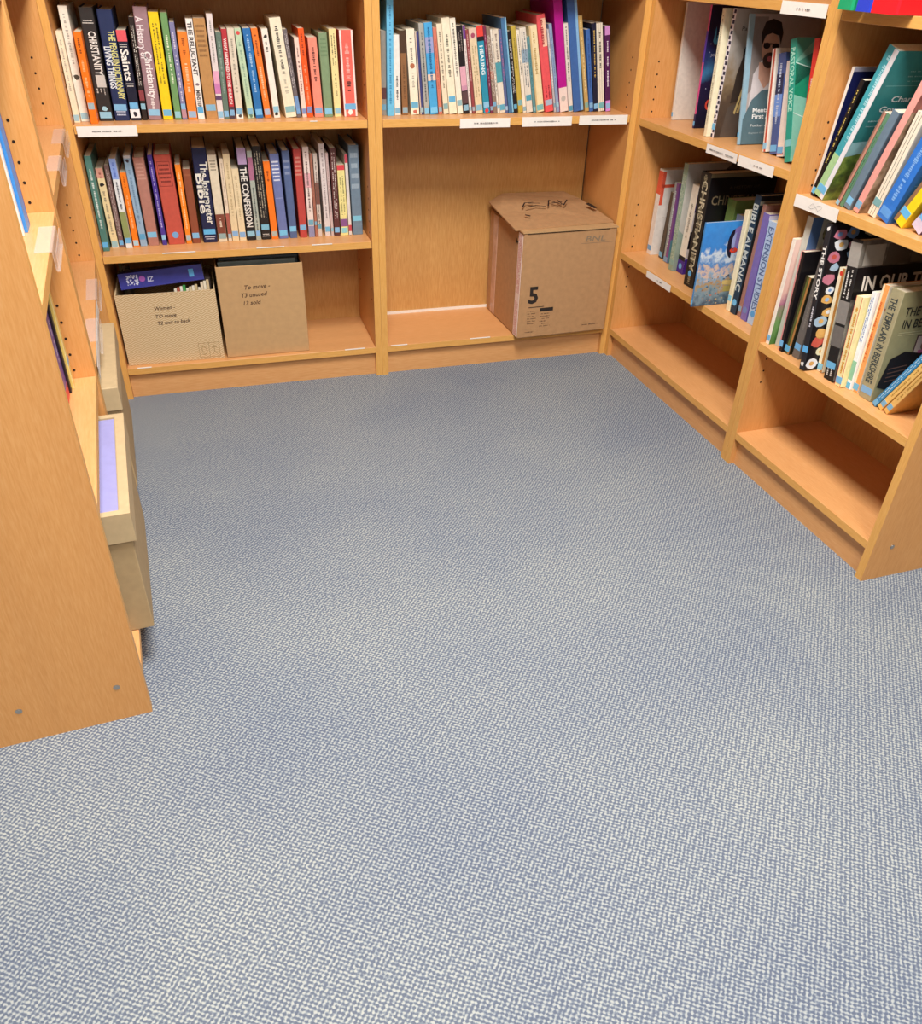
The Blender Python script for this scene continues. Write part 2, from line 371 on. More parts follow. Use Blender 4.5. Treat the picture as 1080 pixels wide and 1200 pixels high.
def cover_art(kind, root, th, D, H):
    """printed front board, on the side that faces along +x of the shelf; y = depth 0..D (spine at 0), z = 0..H"""
    X = th+.0001; bm = bmesh.new(); ms = []; D0 = D; D = D*{'man': .64, 'statue': .42, 'galaxy': .6, 'reef': .8}.get(kind, 1)
    def M(c):
        c = c if not isinstance(c, str) else mat(c, .35, .06, 70)
        if c not in ms: ms.append(c)
        return ms.index(c)
    def R(y0, y1, z0, z1, c, lay=0):
        ye = D0 if y1 == 1 else y1*D
        poly(bm, X, [(y0*D, z0*H), (ye, z0*H), (ye, z1*H), (y0*D, z1*H)], M(c), lay)
    def Pg(pts, c, lay=1): poly(bm, X, [(y*D, z*H) for y, z in pts], M(c), lay)
    def Tx(s, y0, z0, L, cap, c, lay=4, bold=.0004):
        add_text(bm, s, lambda p, q: (X+.0002*lay, y0*D+p, z0*H+q), M(c), length=L*D if L else None, cap=cap*H, bold=bold)
    if kind == 'man':
        R(0, 1, 0, 1, '#b4a8a4')
        R(0, .1, 0, 1, '#8fb2c4', 1)
        Pg([(.1, .98), (.4, .98), (.35, .5), (.1, .4)], '#857e7c')
        Pg([(.14, .30), (.18, .55), (.34, .66), (.62, .64), (.86, .56), (.98, .5), (.98, .2)], '#cfc8ca', 2)
        Pg([(.28, .64), (.3, .52), (.44, .44), (.58, .50), (.66, .64)], '#c89c88', 3)
        Pg(ell(.5*1, .74, .19, .125), '#c8a08c', 4)
        Pg(ell(.5, .655, .15, .06), '#4a3a36', 5)
        Pg(ell(.5, .665, .06, .022), '#b8606c', 6)
        Pg([(.3, .76), (.27, .86), (.34, .94), (.5, .965), (.68, .94), (.74, .86), (.71, .77), (.66, .84), (.5, .86), (.36, .84)], '#2c2422', 5)
        Pg(ell(.41, .765, .075, .024), '#231c1e', 6); Pg(ell(.6, .76, .075, .024), '#231c1e', 6); Pg([(.34, .775), (.68, .77), (.68, .78), (.34, .787)], '#231c1e', 7)
        Pg([(.47, .70), (.55, .70), (.53, .715), (.49, .715)], '#3a2c28', 6)
        Pg([(.04, 0), (1, 0), (1, .46)]+[(.55+.5*math.cos(t), .14+.3*math.sin(t)) for t in (PI*.45, PI*.6, PI*.75, PI*.9)]+[(.04, .2)], '#56707a', 8)
        Tx('Mental Health', .24, .255, .8, .034, '#eef2f2', 10); Tx('First Aid', .24, .205, .5, .034, '#eef2f2', 10)
        Tx('Pocket manual', .22, .14, .6, .02, '#cfd8da', 10, .0001)
        Tx('England CIC', .2, .085, .35, .010, '#b9c6ca', 10, 0)
    elif kind == 'statue':
        R(0, 1, 0, 1, noise_mat('stone_toned_cover', [(.0, '#463a33'), (.3, '#5c4a3c'), (.45, '#8a7458'), (.62, '#a39a92'), (.8, '#b8b0a8'), (1, '#bcb6b0')], 26, .30))
        Pg([(.2, .0), (.75, .0), (.9, .2), (.6, .28), (.3, .25)], '#5c5048', 1)
        Pg([(.35, .28), (.7, .3), (.74, .5), (.66, .62), (.5, .66), (.38, .5)], '#3f342e', 2)
        Pg(ell(.58, .67, .11, .06), '#2c2422', 3)
        Pg([(.62, .2), (.7, .2), (.95, .55), (.88, .58)], '#c2a870', 3); Pg([(.52, .2), (.58, .19), (.8, .5), (.74, .53)], '#cdb478', 3)
        Tx('Paths', .28, .84, .4, .03, '#5c5450', 3, .0001)
    elif kind == 'galaxy':
        R(0, 1, 0, 1, noise_mat('night_scene_cover', [(.0, '#161428'), (.3, '#241c40'), (.42, '#3f7aa8'), (.55, '#2c3a70'), (.7, '#2a2058'), (1, '#141020')], 14, .31))
        Pg(ell(.3, .2, .09, .045), '#e4503c', 2); Pg(ell(.3, .2, .04, .02), '#201830', 3)
        for i in range(26): 
            y, z = rnd.uniform(.1, .9), rnd.uniform(.3, .95); Pg(ell(y, z, .012, .004, 6), '#d8dcf0', 2)
        Pg([(.16, .72), (.2, .84), (.24, .72), (.3, .80), (.32, .7), (.22, .69)], '#5cb4e8', 3)
        Tx('JOURNEY', .15, .6, .5, .02, '#c8cce8', 3, .0001)
    elif kind == 'green':
        R(0, 1, 0, 1, '#83c4ae')
        Pg([(0, .8), (0, .55), (1, .38), (1, .66)], '#1f8a68', 1)
        Pg([(0, 1), (.3, 1), (0, .82)], '#5aa890', 1)
        Pg([(0, .8), (1, .62), (1, .628), (0, .808)], '#cdeade', 2); Pg([(0, .40), (1, .16), (1, .168), (0, .408)], '#cdeade', 2)
        Pg([(0, .62), (.9, .98), (1, 1), (.6, 1), (0, .8)], '#4f9a86', 1)
    elif kind == 'redline':
        R(0, 1, 0, 1, '#e2dad2'); R(0, 1, .80, .835, '#dc5a40', 1); R(0, .06, .6, .98, '#dc5a40', 1)
        marks(bm, lambda a, c, d: (X+.0004, a, H*.45+d), .02, D*.6, 1, .004, M('#c8bcb4'), 0)
    elif kind == 'purple': R(0, 1, 0, 1, '#7c5090'); R(0, 1, 0, .3, '#5c8c98', 1)
    elif kind == 'diag':
        R(0, 1, 0, 1, '#b8b4ac'); Pg([(.15, .70), (.25, .68), (1, .98), (1, 1), (.8, 1)], '#5c5c58', 1); Pg([(0, .4), (.4, .2), (.8, .1), (.8, 0), (0, 0)], '#8a988c', 1)
    elif kind == 'purplecover':
        R(0, 1, 0, 1, '#d8ccc8'); R(0, 1, .72, .98, '#3a2470', 1); R(0, 1, .3, .5, '#1f1a22', 1); R(0, 1, 0, .18, '#4a2a8c', 1)
    elif kind == 'christ':
        R(0, 1, 0, 1, '#151214'); Tx('CHRISTIANITY', .06, .74, .9, .075, '#7c6c54', 2, .0004); Tx('A HISTORY OF', .3, .87, .45, .022, '#5a4e44', 2, 0)
        R(0, 1, .965, 1, '#7a6c50', 1)
    elif kind == 'reef':
        R(0, 1, 0, 1, noise_mat('coral_reef_cover', [(.0, '#3c5468'), (.18, '#7c94a0'), (.26, '#b08c58'), (.34, '#7fa4c4'), (.42, '#d8b8a0'), (.5, '#3f80c0'), (.62, '#cfd8e0'), (.72, '#3a80cc'), (1, '#3f90dc')], 55, .225, .3))
        Pg(ell(.72, .82, .2, .12, 20, rot=.2), '#8a78b8', 2)
        Pg(ell(.62, .74, .11, .17, 16, PI*.5, PI*1.5), '#1f1a2c', 3)
        Pg(ell(.66, .76, .07, .11, 16, PI*.5, PI*1.5), '#9aa4d4', 4)
        Pg(ell(.66, .66, .08, .03), '#d8402c', 4); Pg(ell(.84, .92, .045, .03), '#201c28', 4)
        Pg([(.9, .84), (1, .9), (1, .74)], '#e8a860', 3)
        Pg([(.55, .25), (.95, .22), (.95, .3), (.55, .3)], '#c8b070', 2); Pg([(.6, .16), (.98, .15), (.98, .23), (.6, .23)], '#a89c58', 2)
        for i in range(70):
            y, z = rnd.uniform(.03, .97), rnd.uniform(.02, .36); Pg(ell(y, z, rnd.uniform(.01, .03), rnd.uniform(.006, .018), 6), rnd.choice(['#a8805c', '#7f9cb0', '#4a6478', '#a89c80', '#b07464', '#5f7c88']), 1)
    elif kind == 'dark': R(0, 1, 0, 1, '#1c2024'); R(0, 1, .93, .96, '#8a8474', 1)
    elif kind == 'lav': R(0, 1, 0, 1, '#6c5ca8'); R(0, 1, .95, .99, '#c8c4dc', 1)
    elif kind == 'navy': R(0, 1, 0, 1, '#1f2458'); R(0, 1, .97, 1, '#b8b4c8', 1); marks(bm, lambda a, c, d: (X+.0004, a, H*.75+d), .02, D*.6, 1, .008, M('#c8c8d4'), 0)
    elif kind == 'charity':
        R(0, 1, 0, 1, '#3a8c8e')
        Pg([(0, .0), (1, .0), (1, .3), (.5, .38), (0, .32)], noise_mat('landscape_cover', [(.3, '#3a5030'), (.45, '#66883c'), (.6, '#9cb458'), (.75, '#5c5c38')], 40), 1)
        Pg([(0, .32), (.5, .38), (.9, .46), (.4, .44), (0, .42)], '#9cd0d8', 2)
        Tx('Charity', .2, .69, .36, .036, '#e8f0f0'); Tx('Governance', .12, .625, .56, .036, '#e8f0f0')
        for i, z in enumerate((.565, .53)): marks(bm, lambda a, c, d: (X+.0008, a, H*z+d), .06*D, D*.7, 1, .004, M('#a4ccd0'), 0)
        for z in (.88, .85, .82): marks(bm, lambda a, c, d: (X+.0008, a, H*z+d), .25*D, D*.7, 1, .003, M('#8cc0c4'), 0)
        R(.05, .95, .79, .793, '#8cc8cc', 3)
    elif kind == 'stone': R(0, 1, 0, 1, noise_mat('brown_stone_cover', [(.3, '#5a4638'), (.45, '#94785e'), (.6, '#c4a890'), (.75, '#8a5c48')], 34)); R(0, 1, .8, .92, '#a05c54', 1)
    elif kind == 'bluelines':
        R(0, 1, 0, 1, '#2c6cc4')
        for i in range(7): R(.1, .9, .2+.1*i, .204+.1*i, '#7cacec', 1)
    elif kind == 'plant':
        R(0, 1, 0, 1, noise_mat('plant_cover', [(.0, '#4a7a3c'), (.25, '#6f9a58'), (.36, '#a86484'), (.5, '#e2b8ac'), (1, '#ecccc0')], 16, .26))
        Pg([(.1, .1), (.5, .3), (.9, .12), (.6, .02)], '#5f9448', 1); Pg(ell(.6, .42, .2, .07), '#a43c6c', 2)
        Pg([(.1, .2), (.4, .42), (.5, .3)], '#4c8440', 2)
    elif kind == 'black': R(0, 1, 0, 1, '#1b181b'); Pg(ell(.4, .8, .1, .03), '#c8c0c4', 1)
    elif kind == 'cactus':
        R(0, 1, 0, 1, '#c9c8bc'); R(0, 1, .62, .74, '#dcb4a8', 1); R(0, .15, .5, 1, '#5c78a8', 1)
        Pg(ell(.55, .88, .36, .11), noise_mat('cactus_cover', [(.35, '#4c4c30'), (.5, '#7c7850'), (.65, '#a09870')], 120), 2)
    elif kind == 'dots':
        R(0, 1, 0, 1, '#17151a')
        cols = ['#8fb4dc', '#e4e6ea', '#c85a4c', '#d8a860', '#6f94c8', '#a4bcd0', '#d8d4b4', '#c4788c']
        for r_ in range(13):
            for c_ in range(4):
                y = (c_+.5+.25*(r_ % 2))/4.4+rnd.uniform(-.03, .03); z = (r_+.6)/13.4+rnd.uniform(-.01, .01); s = rnd.uniform(.07, .11)
                Pg([(max(.01, min(.99, y+s*q*math.cos(t)*D/D)), z+s*q*.42*math.sin(t)) for t, q in [(i*2*PI/9, rnd.uniform(.7, 1.1)) for i in range(9)]], cols[rnd.randrange(8)], 1)
                Pg(ell(y, z, s*.35, s*.16, 7), cols[rnd.randrange(8)], 2)
    elif kind == 'ourtime':
        R(0, 1, 0, 1, noise_mat('grey_photo_cover', [(.3, '#26221f'), (.45, '#5c5650'), (.6, '#8c867c'), (.75, '#b4aca0')], 22))
        R(0, 1, .6, .82, '#161315', 1)
        Tx('IN OUR TIME', .1, .66, 1.0, .095, '#e8dfd4', 3, .0011)
        R(.05, .3, .83, .97, '#a09a90', 1); R(.33, .62, .83, .97, '#5c544c', 1); R(.65, .95, .83, .97, '#6f665c', 1)
        Tx('ST VM', .06, .53, .3, .04, '#b4aca4', 2)
    elif kind == 'cream': R(0, 1, 0, 1, '#ece2cc'); Tx('V', .02, .74, None, .06, '#b4382c', 2)
    elif kind == 'templar':
        R(0, 1, 0, 1, '#98926c')
        Tx('THE TEMPLARS', .1, .79, .85, .075, '#2a2a26'); Tx('IN BERKSHIRE', .12, .68, .8, .075, '#2a2a26')
        R(.1, .9, .635, .64, '#c4bc94', 2); R(.1, .9, .615, .62, '#c4bc94', 2)
        R(.42, .95, .42, .6, '#5a4040', 2); R(.44, .93, .43, .59, '#c4b0a4', 3); Pg(ell(.66, .5, .14, .06), '#8c6a5c', 4); R(.5, .8, .43, .46, '#b85c84', 5)
        Pg([(.02, .14), (.1, .4), (.3, .46), (.62, .42), (.72, .3), (.6, .12), (.3, .08)], '#231c1a', 6)
        for z in (.18, .22, .26, .3): Pg([(.12, z), (.4, z+.02), (.4, z+.03), (.12, z+.01)], '#6a4c40', 7)
        Pg([(.48, .32), (.54, .38), (.58, .32), (.53, .28)], '#cfc8c0', 7)
        Pg([(.72, .3), (1, .4), (1, .2), (.66, .18)], '#3f5c38', 5)
    obj('cover_picture', bm, ms, root)

# ------------------------------------------------------------ book tables: x, thickness, height, lean, setback, depth, binding, colour, label, spine features
A2 = [
  (0.0216, 0.01452, 0.20386, 0.54312, 0.042, 0.1427, 'p', '#efe3c4', 'narrow cream paperback standing first against the left side, upper shelf of back left bookcase', [('m', '#b9ad9c', 0.35, 0.95, 1), ('s', 0.055, '#9fc4cf')]),
  (0.03718, 0.02018, 0.25629, 0.49672, 0.057, 0.1794, 'p', '#ece6d6', 'tall white paperback with small bird emblem on its spine, upper shelf of back left bookcase', [('m', '#a9a49a', 0.5, 0.95, 1), ('e', '#4b4238', 0.4), ('s', 0.05, '#9cc3cf')]),
  (0.06288, 0.01773, 0.20455, 0.78559, 0.021, 0.1432, 'p', '#f57a1d', 'orange paperback between tall white and black books, upper shelf of back left bookcase', [('m', '#8a3d0c', 0.75, 0.93, 1), ('m', '#f8b57c', 0.3, 0.7, 1), ('s', 0.2, '#a3b6bd')]),
  (0.08231, 0.03342, 0.25316, 0.45127, 0.06, 0.1772, 'h', '#2b2624', 'thick black book titled CHRISTIANITY in white capitals, upper shelf of back left bookcase', [('t', 'CHRISTIANITY', '#e8e4dc', 0.42, 0.8, 0.42, 0.62), ('b2', '#c9c5bd', 0.31, 0.42, 0.3, 0.95), ('m', '#bdb7ae', 0.24, 0.3, 3), ('m2', '#cfc9c0', 0.86, 0.9, 2), ('e', '#9fc9d8', 0.115), ('s', 0.055, '#8fc2da')]),
  (0.11992, 0.03596, 0.24907, 1.15481, 0.06, 0.1743, 'h', '#1e2c55', 'thick navy book with yellow and white spine lettering, upper shelf of back left bookcase', [('t', 'THE PENGUIN DICTIONARY', '#d9d68a', 0.2, 0.82, 0.34, 0.72), ('t', 'LIVING THINGS', '#dfe6ea', 0.3, 0.68, 0.34, 0.3), ('m2', '#b9c5dd', 0.04, 0.1, 2), ('s', 0.125, '#7fb6dd')]),
  (0.16038, 0.02407, 0.20592, 0.27905, 0.06, 0.1441, 'p', '#1d1f33', 'dark paperback titled Saints under a coral red top band, upper shelf of back left bookcase', [('b', '#e05a63', 0.88, 1.0), ('t', 'Saints', '#f0ece4', 0.45, 0.8, 0.62, 0.5), ('m2', '#d8d4cc', 0.38, 0.43, 2), ('m2', '#c9c4be', 0.81, 0.86, 2), ('b', '#e9e9ee', 0.03, 0.13), ('e', '#2a2a35', 0.08), ('s', 0.17, '#6fb4e4')]),
  (0.18755, 0.0128, 0.2344, 2.12895, 0.06, 0.1641, 'p', '#2a211f', 'slim black paperback between Saints and mauve book, upper shelf of back left bookcase', [('m', '#d9d2c6', 0.35, 0.92, 2), ('b', '#8c3f45', 0.2, 0.3), ('s', 0.14, '#8bb9cf')]),
  (0.20295, 0.03293, 0.25603, 1.68429, 0.06, 0.1792, 'h', '#9a7a80', 'tall mauve grey book titled A History of Christianity, upper shelf of back left bookcase', [('t', 'A History of', '#e6dcdc', 0.55, 0.92, 0.4, 0.35), ('t', 'Christianity', '#efe8e6', 0.2, 0.62, 0.42, 0.62), ('m', '#e0d4d2', 0.1, 0.2, 1), ('s', 0.07, '#8cc0e0')]),
  (0.24068, 0.02452, 0.24567, 0.8567, 0.06, 0.172, 'p', '#f0ce1c', 'bright yellow paperback with small black title, upper shelf of back left bookcase', [('m', '#6b5a1a', 0.35, 0.9, 2), ('s', 0.07, '#6fb4d8')]),
  (0.27041, 0.01654, 0.24478, 0.62736, 0.06, 0.1713, 'p', '#6f9a62', 'leaf green paperback beside the bright yellow one, upper shelf of back left bookcase', [('m', '#dfe8c8', 0.35, 0.8, 1), ('s', 0.05, '#8ec3d0')]),
  (0.28899, 0.01253, 0.22419, 0.59982, 0.06, 0.1569, 'p', '#7f7fa6', 'slim violet blue paperback beside the leaf green one, upper shelf of back left bookcase', [('m', '#d8cfe0', 0.2, 0.9, 1), ('b', '#b48a96', 0.02, 0.12), ('s', 0.14, '#86b7dd')]),
  (0.30422, 0.02343, 0.20377, 0.9799, 0.06, 0.1426, 'p', '#f2832f', 'orange paperback before the white one titled in spaced capitals, upper shelf of back left bookcase', [('m', '#a04d12', 0.75, 0.95, 1), ('m', '#f9c79a', 0.3, 0.65, 1), ('s', 0.06, '#93b3cf')]),
  (0.32974, 0.01706, 0.23194, 0.56696, 0.06, 0.1624, 'p', '#eee8e2', 'white paperback with spaced black capitals and round emblem, upper shelf of back left bookcase', [('t', 'THE RELUCTANT', '#4d4a4a', 0.45, 0.97, 0.5, 0.5), ('t', 'MINSTER', '#4d4a4a', 0.12, 0.3, 0.45, 0.5), ('e', '#7a6a78', 0.36), ('s', 0.1, '#5aa9da')]),
  (0.35135, 0.02955, 0.23338, -0.30285, 0.06, 0.1634, 'p', '#b98a55', 'plain tan book with brown lines near its top, upper shelf of back left bookcase', [('m2', '#8a6238', 0.62, 0.95, 7), ('s', 0.12, '#7fb2cf')]),
  (0.38141, 0.01546, 0.24362, 0.64701, 0.06, 0.1705, 'p', '#ddd2cf', 'white and pink slim paperback beside the tan book, upper shelf of back left bookcase', [('b', '#dfa3be', 0.35, 0.47), ('b', '#c77bb0', 0.25, 0.35), ('b', '#5c4064', 0.19, 0.23), ('m', '#a09a98', 0.55, 0.95, 1), ('s', 0.045, '#8fbfdc')]),
  (0.39724, 0.01403, 0.20266, 1.22614, 0.06, 0.1419, 'p', '#62766a', 'dark grey green paperback beside the small red one, upper shelf of back left bookcase', [('m', '#8fa294', 0.3, 0.9, 1), ('s', 0.06, '#7fb3dd')]),
  (0.41287, 0.01404, 0.21025, 0.97445, 0.06, 0.1472, 'p', '#b5343c', 'red paperback with white lettering and dark foot, upper shelf of back left bookcase', [('b', '#4a3a44', 0.0, 0.14), ('t', 'WHAT HAPPENED TO THE CHURCH', '#efd9d4', 0.17, 0.9, 0.42, 0.5), ('s', 0.07, '#7ba9cf')]),
  (0.43046, 0.01802, 0.21165, 0.21955, 0.06, 0.1482, 'p', '#d9cdb8', 'beige paperback beside the red one with white lettering, upper shelf of back left bookcase', [('m', '#a39a8a', 0.3, 0.9, 1), ('s', 0.085, '#7db0cf'), ('b', '#efece4', 0.0, 0.055), ('e', '#444040', 0.03)]),
  (0.46054, 0.01663, 0.21207, -2.92733, 0.06, 0.1484, 'p', '#b9d0ae', 'pale mint paperback with a small red mark on top, upper shelf of back left bookcase', [('m', '#8aa58b', 0.2, 0.85, 1), ('d', '#d64a4a', 0.95), ('s', 0.08, '#7fb5cf'), ('e', '#5a7a66', 0.03)]),
  (0.48171, 0.01976, 0.21222, -3.03364, 0.06, 0.1486, 'p', '#2c6fae', 'deep blue paperback between mint and orange ones, upper shelf of back left bookcase', [('m', '#9cc0e2', 0.3, 0.95, 1), ('s', 0.07, '#6fb3e4')]),
  (0.5062, 0.0168, 0.21273, -3.92328, 0.06, 0.1489, 'p', '#f07a2c', 'orange paperback between deep blue and off white ones, upper shelf of back left bookcase', [('m', '#8f3d10', 0.7, 0.93, 1), ('m', '#f8c096', 0.2, 0.6, 1), ('s', 0.07, '#a3b1c4')]),
  (0.53051, 0.0169, 0.21145, -3.60012, 0.06, 0.148, 'p', '#ebe3d6', 'off white paperback with black penguin like mark near top, upper shelf of back left bookcase', [('e', '#33302e', 0.92), ('m', '#4a4643', 0.75, 0.86, 1), ('s', 0.1, '#8cbdd3'), ('e', '#22201f', 0.045)]),
  (0.56257, 0.02947, 0.23639, -5.44058, 0.06, 0.1655, 'p', '#e9dfc4', 'thick cream book standing taller than its neighbours, upper shelf of back left bookcase', [('m', '#57504a', 0.45, 0.92, 1), ('m', '#bcb4a0', 0.25, 0.4, 1), ('s', 0.085, '#86b3b8')]),
  (0.59334, 0.01152, 0.21119, -5.63173, 0.06, 0.1478, 'p', '#6b6264', 'slim grey patterned paperback right of the thick cream one, upper shelf of back left bookcase', [('m', '#c9c1bd', 0.35, 0.95, 2), ('b', '#6f93c2', 0.1, 0.25), ('s', 0.07, '#6f9fd0')]),
  (0.6081, 0.0125, 0.19242, -2.32574, 0.06, 0.1347, 'p', '#efcfc0', 'slim pale pink paperback with red lettering, upper shelf of back left bookcase', [('m', '#7d5a54', 0.3, 0.9, 1), ('s', 0.08, '#7a8fc0')]),
  (0.62205, 0.01568, 0.21337, -2.62748, 0.06, 0.1494, 'p', '#ee5a20', 'vivid orange red paperback with vertical lettering, upper shelf of back left bookcase', [('m', '#8f2f10', 0.7, 0.95, 1), ('m', '#f7936a', 0.15, 0.6, 1), ('s', 0.09, '#7a86b8')]),
  (0.64255, 0.02364, 0.19256, -1.84691, 0.06, 0.1348, 'p', '#ea8d78', 'salmon paperback with black title beside red edge, upper shelf of back left bookcase', [('m', '#5a2a26', 0.45, 0.88, 1), ('s', 0.085, '#7fa3cc')]),
  (0.66945, 0.02378, 0.2031, -1.31927, 0.06, 0.1422, 'h', '#7d946f', 'sage green cloth bound book with plain spine, upper shelf of back left bookcase', [('m2', '#67805c', 0.72, 0.95, 5), ('s', 0.07, '#7fbfe2')]),
  (0.69791, 0.01914, 0.2124, -1.20386, 0.06, 0.1487, 'p', '#ecd99a', 'pale yellow paperback with two columns of black lettering, upper shelf of back left bookcase', [('m', '#4f4a38', 0.6, 0.95, 2), ('m', '#a89c70', 0.25, 0.5, 1), ('s', 0.07, '#8dbccf')]),
  (0.72497, 0.037, 0.21, -1.20087, 0.06, 0.147, 'p', '#e4695c', 'salmon red paperback with white borders, last in its row, upper shelf of back left bookcase', [('v', '#f0ddd6', 0.0, 0.14), ('v', '#f0ddd6', 0.86, 1.0), ('m', '#f3b0a6', 0.45, 0.85, 1), ('m', '#5b2a28', 0.3, 0.42, 1), ('s', 0.12, '#6fb0dd'), ('e', '#f6efe8', 0.06)]),
]
